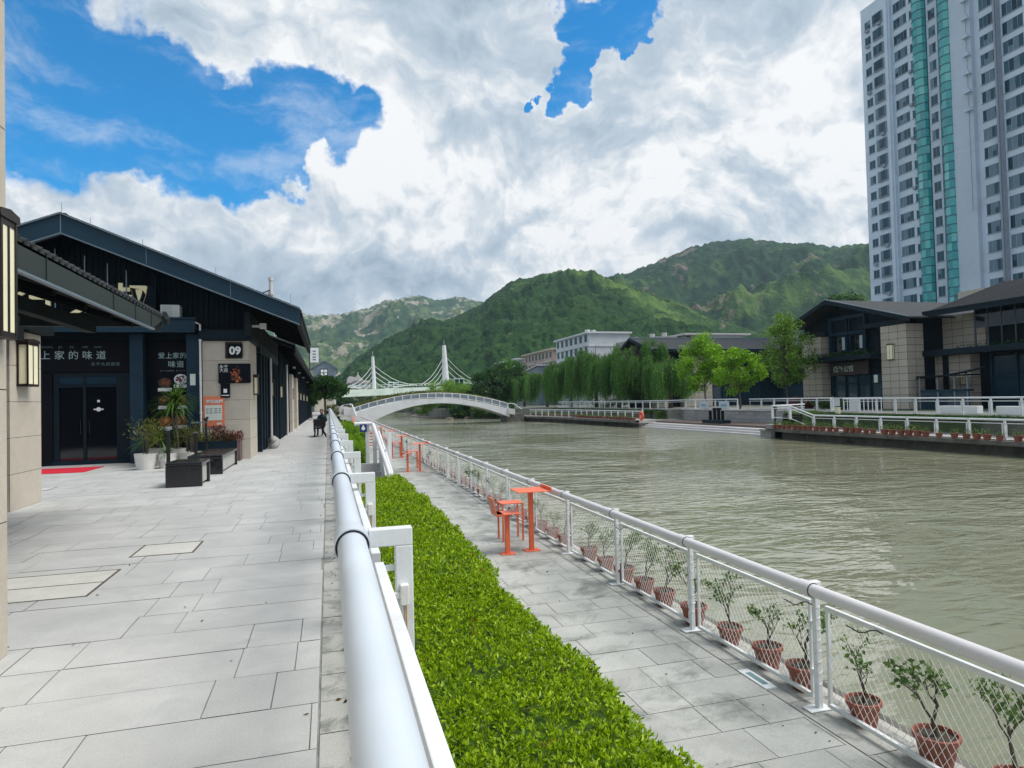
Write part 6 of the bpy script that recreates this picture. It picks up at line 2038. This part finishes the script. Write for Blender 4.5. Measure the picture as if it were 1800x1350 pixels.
def crown_tree(name, label, base, H, cw, ch, nclump, nleaf, lsize, mat, trunk_r=.16, group=None, clump_r=.22, lean=(0, 0), bark='bark', seed=1, lwidth=.6, taper=0., trunk_h=None):
    q = np.random.default_rng(seed)
    t = thing(name, label, 'tree', base, group)
    zc = H - ch / 2
    # clump centres inside an uneven ellipsoid
    c = []
    while len(c) < nclump:
        v = q.uniform(-1, 1, 3)
        rr = np.linalg.norm(v)
        if rr > 1 or rr < .35: continue
        f = 1 - taper * max(0, v[2])
        c.append((v[0] * cw * f + lean[0] * (v[2] + 1) / 2, v[1] * cw * f + lean[1] * (v[2] + 1) / 2, zc + v[2] * ch / 2))
    c = np.array(c)
    b = MB()
    th = trunk_h or max(1.6, H - ch)
    top = (lean[0] * .7, lean[1] * .7, H - ch * .25)
    b.tube([(0, 0, -.1), (q.uniform(-.1, .1), q.uniform(-.1, .1), th * .5), (lean[0] * .2, lean[1] * .2, th), ((lean[0] * .5), lean[1] * .5, (th + top[2]) / 2), top], [trunk_r * 1.25, trunk_r, trunk_r * .85, trunk_r * .5, trunk_r * .15], 8)
    for k in range(0, nclump, max(1, nclump // 22)):
        p = c[k]; z0 = th + (p[2] - th) * .25
        s0 = (lean[0] * .3, lean[1] * .3, max(th * .8, z0))
        m = ((s0[0] + p[0]) / 2 + q.normal() * .1, (s0[1] + p[1]) / 2 + q.normal() * .1, (s0[2] + p[2]) / 2 + .1)
        b.tube([s0, m, tuple(p)], [trunk_r * .4, trunk_r * .25, trunk_r * .08], 5)
    obj('trunk', b, bark, t, local=True)
    k = q.integers(0, nclump, nleaf)
    rad = (cw + ch / 2) / 2 * clump_r * q.uniform(.6, 1.4, nclump)
    d = unit(q.normal(size=(nleaf, 3))) * (q.random((nleaf, 1)) ** .45)
    P = c[k] + d * rad[k][:, None] * (1.2, 1.2, .75)
    ax = unit(d + q.normal(size=(nleaf, 3)) * .7 + (0, 0, -.1))
    obj('crown', leafmesh('crown', P, ax, lsize * q.uniform(.6, 1.4, nleaf), lwidth, mat), None, t, local=True)
    return t


def willow(label, base, H, cw, seed, nstr=2200):
    q = np.random.default_rng(seed)
    t = thing('willow_tree', label, 'tree', base, 'weeping willows along the far bank')
    b = MB()
    b.tube([(0, 0, -.1), (.1, .1, 1.5), (q.normal() * .2, q.normal() * .2, 3.0), (0, 0, H * .75)], [.34, .28, .22, .08], 8)
    anchors = []
    for i in range(30):
        a = q.uniform(0, 6.28); r_ = cw * q.uniform(.15, 1.0); z = H * q.uniform(.75, 1.0) * (1 - .15 * (r_ / cw))
        e = (r_ * math.cos(a), r_ * math.sin(a), z)
        m = (e[0] * .45, e[1] * .45, (2.6 + z) / 2 + .8)
        b.tube([(0, 0, 2.4), m, e], [.13, .08, .03], 5)
        anchors.append((m, e))
    obj('trunk', b, 'bark', t, local=True)
    P = []; A = []; S = []
    ncl = 100
    for c_ in range(ncl):
        m, e = anchors[q.integers(len(anchors))]
        f = q.uniform(.35, 1.15)
        pc = np.array(m) * (1 - f) + np.array(e) * f
        rr = math.hypot(pc[0], pc[1]) / cw
        pc[2] = max(2.2, min(pc[2], H * (1.06 - .30 * rr * rr)) * q.uniform(.9, 1.0))
        Lc = pc[2] - q.uniform(.6, 3.2) if rr > .5 else pc[2] * q.uniform(.35, .75)
        for i in range(int(nstr / ncl)):
            p = pc + q.normal(size=3) * (.30, .30, .16)
            L = max(.7, Lc * q.uniform(.55, 1.08))
            out = np.array([p[0], p[1], 0]); out /= np.linalg.norm(out) + 1e-6
            nl = max(5, int(L / .11))
            tt = np.linspace(0, 1, nl)
            sway = q.normal() * .22
            pts = p + np.outer(np.sin(tt * 1.7) * .6, out) + np.stack([sway * tt, -sway * tt, .35 * np.sin(np.minimum(tt * 5, math.pi)) - tt * L], 1)
            P.append(pts); dn = np.tile([0, 0, -1.], (nl, 1)) + q.normal(size=(nl, 3)) * .5
            A.append(dn); S.append(q.uniform(.16, .32, nl))
    P = np.concatenate(P); A = unit(np.concatenate(A)); S = np.concatenate(S)
    obj('crown', leafmesh('crown', P, A, S, .28, 'l_willow'), None, t, local=True)
    return t


wl = [((44.6, 79.5, 0), 6.9, 3.9, 'rightmost weeping willow of the row, overhanging the far railing'), ((44.8, 87, 0), 9.3, 4.2, 'tallest weeping willow, second from the right of the row'), ((44.4, 95.5, 0), 9.2, 4.0, 'weeping willow third from the right, before the dark hall gable'),
      ((44.6, 105, 0), 10.0, 4.4, 'weeping willow fourth from the right, before the white apartments'), ((44.5, 117, 0), 9.0, 4.4, 'weeping willow fifth from the right of the row'), ((44.5, 131, 0), 8.3, 4.4, 'weeping willow sixth from the right of the row'), ((44.0, 146, 0), 7.4, 4.2, 'leftmost weeping willow beside the dark tree')]
for k, (bs, H, cw, lab) in enumerate(wl): willow(lab, bs, H * (1.16 if k else 1.1), cw, 40 + k)
crown_tree('ginkgo_tree', 'taller bright green ginkgo tree on the far promenade', (44.3, 70.6, 0), 9.1, 3.2, 7.0, 64, 11000, .25, 'l_ginkgo', .12, 'ginkgo trees on the far promenade', .20, seed=3, taper=.55, bark='bark2')
crown_tree('ginkgo_tree', 'shorter bright green ginkgo tree right of the taller one', (44.2, 63.4, 0), 6.7, 2.7, 4.9, 46, 7500, .23, 'l_ginkgo', .10, 'ginkgo trees on the far promenade', .20, seed=5, taper=.4, bark='bark2')
crown_tree('ginkgo_tree', 'tall sparse olive green ginkgo tree left of the gabled building', (44.2, 55.6, 0), 10.1, 2.5, 8.0, 75, 7000, .22, 'l_ginkgo2', .11, 'ginkgo trees on the far promenade', .20, seed=8, taper=.6, bark='bark')
crown_tree('broadleaf_tree', 'dark broadleaf tree at the right end of the footbridge', (41, 150, 0), 10.6, 5.2, 9.2, 60, 13000, .42, 'l_dark', .3, None, .26, seed=11)
crown_tree('broadleaf_tree', 'dark green tree left of the willows behind the footbridge end', (36, 146, 0), 8.8, 4.4, 8.0, 46, 9000, .40, 'l_dark', .25, None, .27, seed=12)
crown_tree('broadleaf_tree', 'mid green tree with yellow tinged top behind the footbridge', (46, 164, 0), 11.5, 4.0, 9.2, 40, 8000, .42, 'l_willow', .25, None, .27, seed=13)
crown_tree('broadleaf_tree', 'low dark tree over the river spit under the bridge right side', (31, 152, 0), 6.2, 5.0, 5.6, 44, 9000, .40, 'l_dark', .2, None, .28, seed=14)
crown_tree('bamboo_clump', 'bright light green bamboo clump behind the middle of the footbridge', (24.6, 140, 0), 5.9, 4.6, 4.8, 50, 12000, .42, 'l_bamboo', .15, None, .26, seed=15, lwidth=.2)
crown_tree('bamboo_clump', 'second lower bamboo clump left of the brighter one', (19.8, 143, -1), 4.6, 2.8, 4.4, 30, 6000, .42, 'l_bamboo', .15, None, .26, seed=16, lwidth=.2)
crown_tree('street_tree', 'dark round tree with pale trunk at the end of the promenade', (-.35, 76, 0), 4.6, 2.3, 2.5, 44, 9000, .22, 'l_dark', .14, None, .28, seed=21, bark='bark2', trunk_h=2.3)
crown_tree('street_tree', 'smaller dark tree beside the shop row end', (-2.0, 84, 0), 4.0, 1.7, 2.3, 30, 5000, .24, 'l_dark', .12, None, .28, seed=22, trunk_h=2.2)
crown_tree('shrub', 'yellowish shrub at the foot of the round tree', (.55, 90, 0), 1.6, .9, 1.5, 14, 1500, .16, 'l_olive', .05, None, .3, seed=23)
for k, (x, y, z, H, w_, m_, lab) in enumerate(((27.5, 137, -2, 3.2, 2.6, 'l_dark', 'dark bush on the bank right under the arch'), (30.5, 131, -2, 2.9, 2.4, 'l_pot', 'pale green bush on the bank under the right part of the arch'), (33.5, 126.5, -2, 3.0, 2.4, 'l_dark', 'dark bush beside the right footbridge pier'), (23, 206, 0, 6, 5, 'l_dark', 'dark bush under the footbridge arch, far left'), (30, 170, -1.5, 4.2, 4.5, 'l_dark', 'dark bush at the waterline under the arch'), (26.5, 158, -2, 3.4, 2.6, 'l_pot', 'pale bush on the sandy spit under the arch'),
                                             (12, 245, 0, 6.5, 7, 'l_dark', 'dark tree on the far bend seen under the arch, left'), (22, 246, 0, 7, 7, 'l_willow', 'green tree on the far bend seen under the arch'), (33, 235, 0, 8, 7, 'l_dark', 'dark tree on the far bend, right'),
                                             (2, 250, 0, 7, 5, 'l_dark', 'dark tree under the green girder'), (-6, 235, 0, 8, 5, 'l_dark', 'dark tree left of the pale house'), (52, 190, 0, 12, 6, 'l_dark', 'dark tree before the farthest apartment block'),
                                             (46, 215, 0, 9, 7, 'l_willow', 'green tree by the road beyond the bridge'))):
    crown_tree('broadleaf_tree', lab, (x, y, z), H, w_, H * .95, 36, 5500, .5, m_, .2, None, .28, seed=60 + k, trunk_h=.8)
# shrubs on the far promenade
for k, (x, y, H, w_, m_, lab) in enumerate(((43.4, 52.5, 1.3, 1.5, 'l_redleaf', 'dark reddish shrub behind the far upper railing'), (42.8, 48.3, 1.15, 1.3, 'l_dark', 'round dark green shrub left of the white gate'), (44, 98, 1.2, 3., 'l_dark', 'low shrubs under the willows'))):
    crown_tree('shrub', lab, (x, y, 0), H, w_, H * .95, 24, 3500, .13, m_, .04, None, .32, seed=80 + k, trunk_h=.2)
# hillside behind the far buildings, near the tower foot
for k, (x, y, H) in enumerate(((112, 124, 23), (118, 127, 24.5))):
    crown_tree('broadleaf_tree', ('left', 'right')[k] + ' one of two dark trees showing above the gabled roof beside the tower', (x, y, 0), H, 4.5, 9, 36, 5000, .5, 'l_dark', .3, 'trees beside the tower', .28, seed=90 + k)

# spit, rocks under the arch
b = MB(); b.add([(21, 150, -1.85), (30, 128, -1.9), (36, 124, -1.2), (36, 170, -.6), (24, 180, -1.2), (20, 168, -1.85), (22, 150, -3), (30, 127, -3)], [(0, 1, 2, 3, 4, 5)])
s = obj('river_spit', b, 'deck'); s['kind'] = 'structure'; s['label'] = 'sandy spit under the arch'
for k in range(9):
    bm_ = bmesh.new(); bmesh.ops.create_icosphere(bm_, subdivisions=2, radius=1)
    r_ = random.Random(k)
    for v in bm_.verts: v.co *= 1 + r_.uniform(-.18, .18)
    me = bpy.data.meshes.new('rock'); bm_.to_mesh(me); bm_.free(); me.materials.append(M['deck'])
    o = bpy.data.objects.new('rock', me); link(o)
    o.location = (24 + k * 1.3, 134 + 2 * (k % 3), -2.0); o.scale = (r_.uniform(.5, .9), r_.uniform(.5, 1.), r_.uniform(.25, .45))
    tag(o, 'grey boulder at the waterline under the footbridge arch', 'rock', 'boulders under the footbridge arch')

# ------------------------------------------------------------------ air
hz = MB(); hz.box(-3500, 4200, -420, 5200, -5, 425)
hm = bpy.data.materials.new('haze'); hm.use_nodes = True
ht = hm.node_tree; ht.nodes.clear()
ho = ht.nodes.new('ShaderNodeOutputMaterial'); hv = ht.nodes.new('ShaderNodeVolumePrincipled')
hv.inputs['Color'].default_value = (.62, .80, 1., 1)
hv.inputs['Density'].default_value = HAZE
hv.inputs['Anisotropy'].default_value = .2
ht.links.new(hv.outputs[0], ho.inputs['Volume'])
M['haze'] = hm
if HAZE > 0:
    h_ = obj('haze', hz, 'haze'); h_['kind'] = 'stuff'; h_['label'] = 'thin blue air haze'
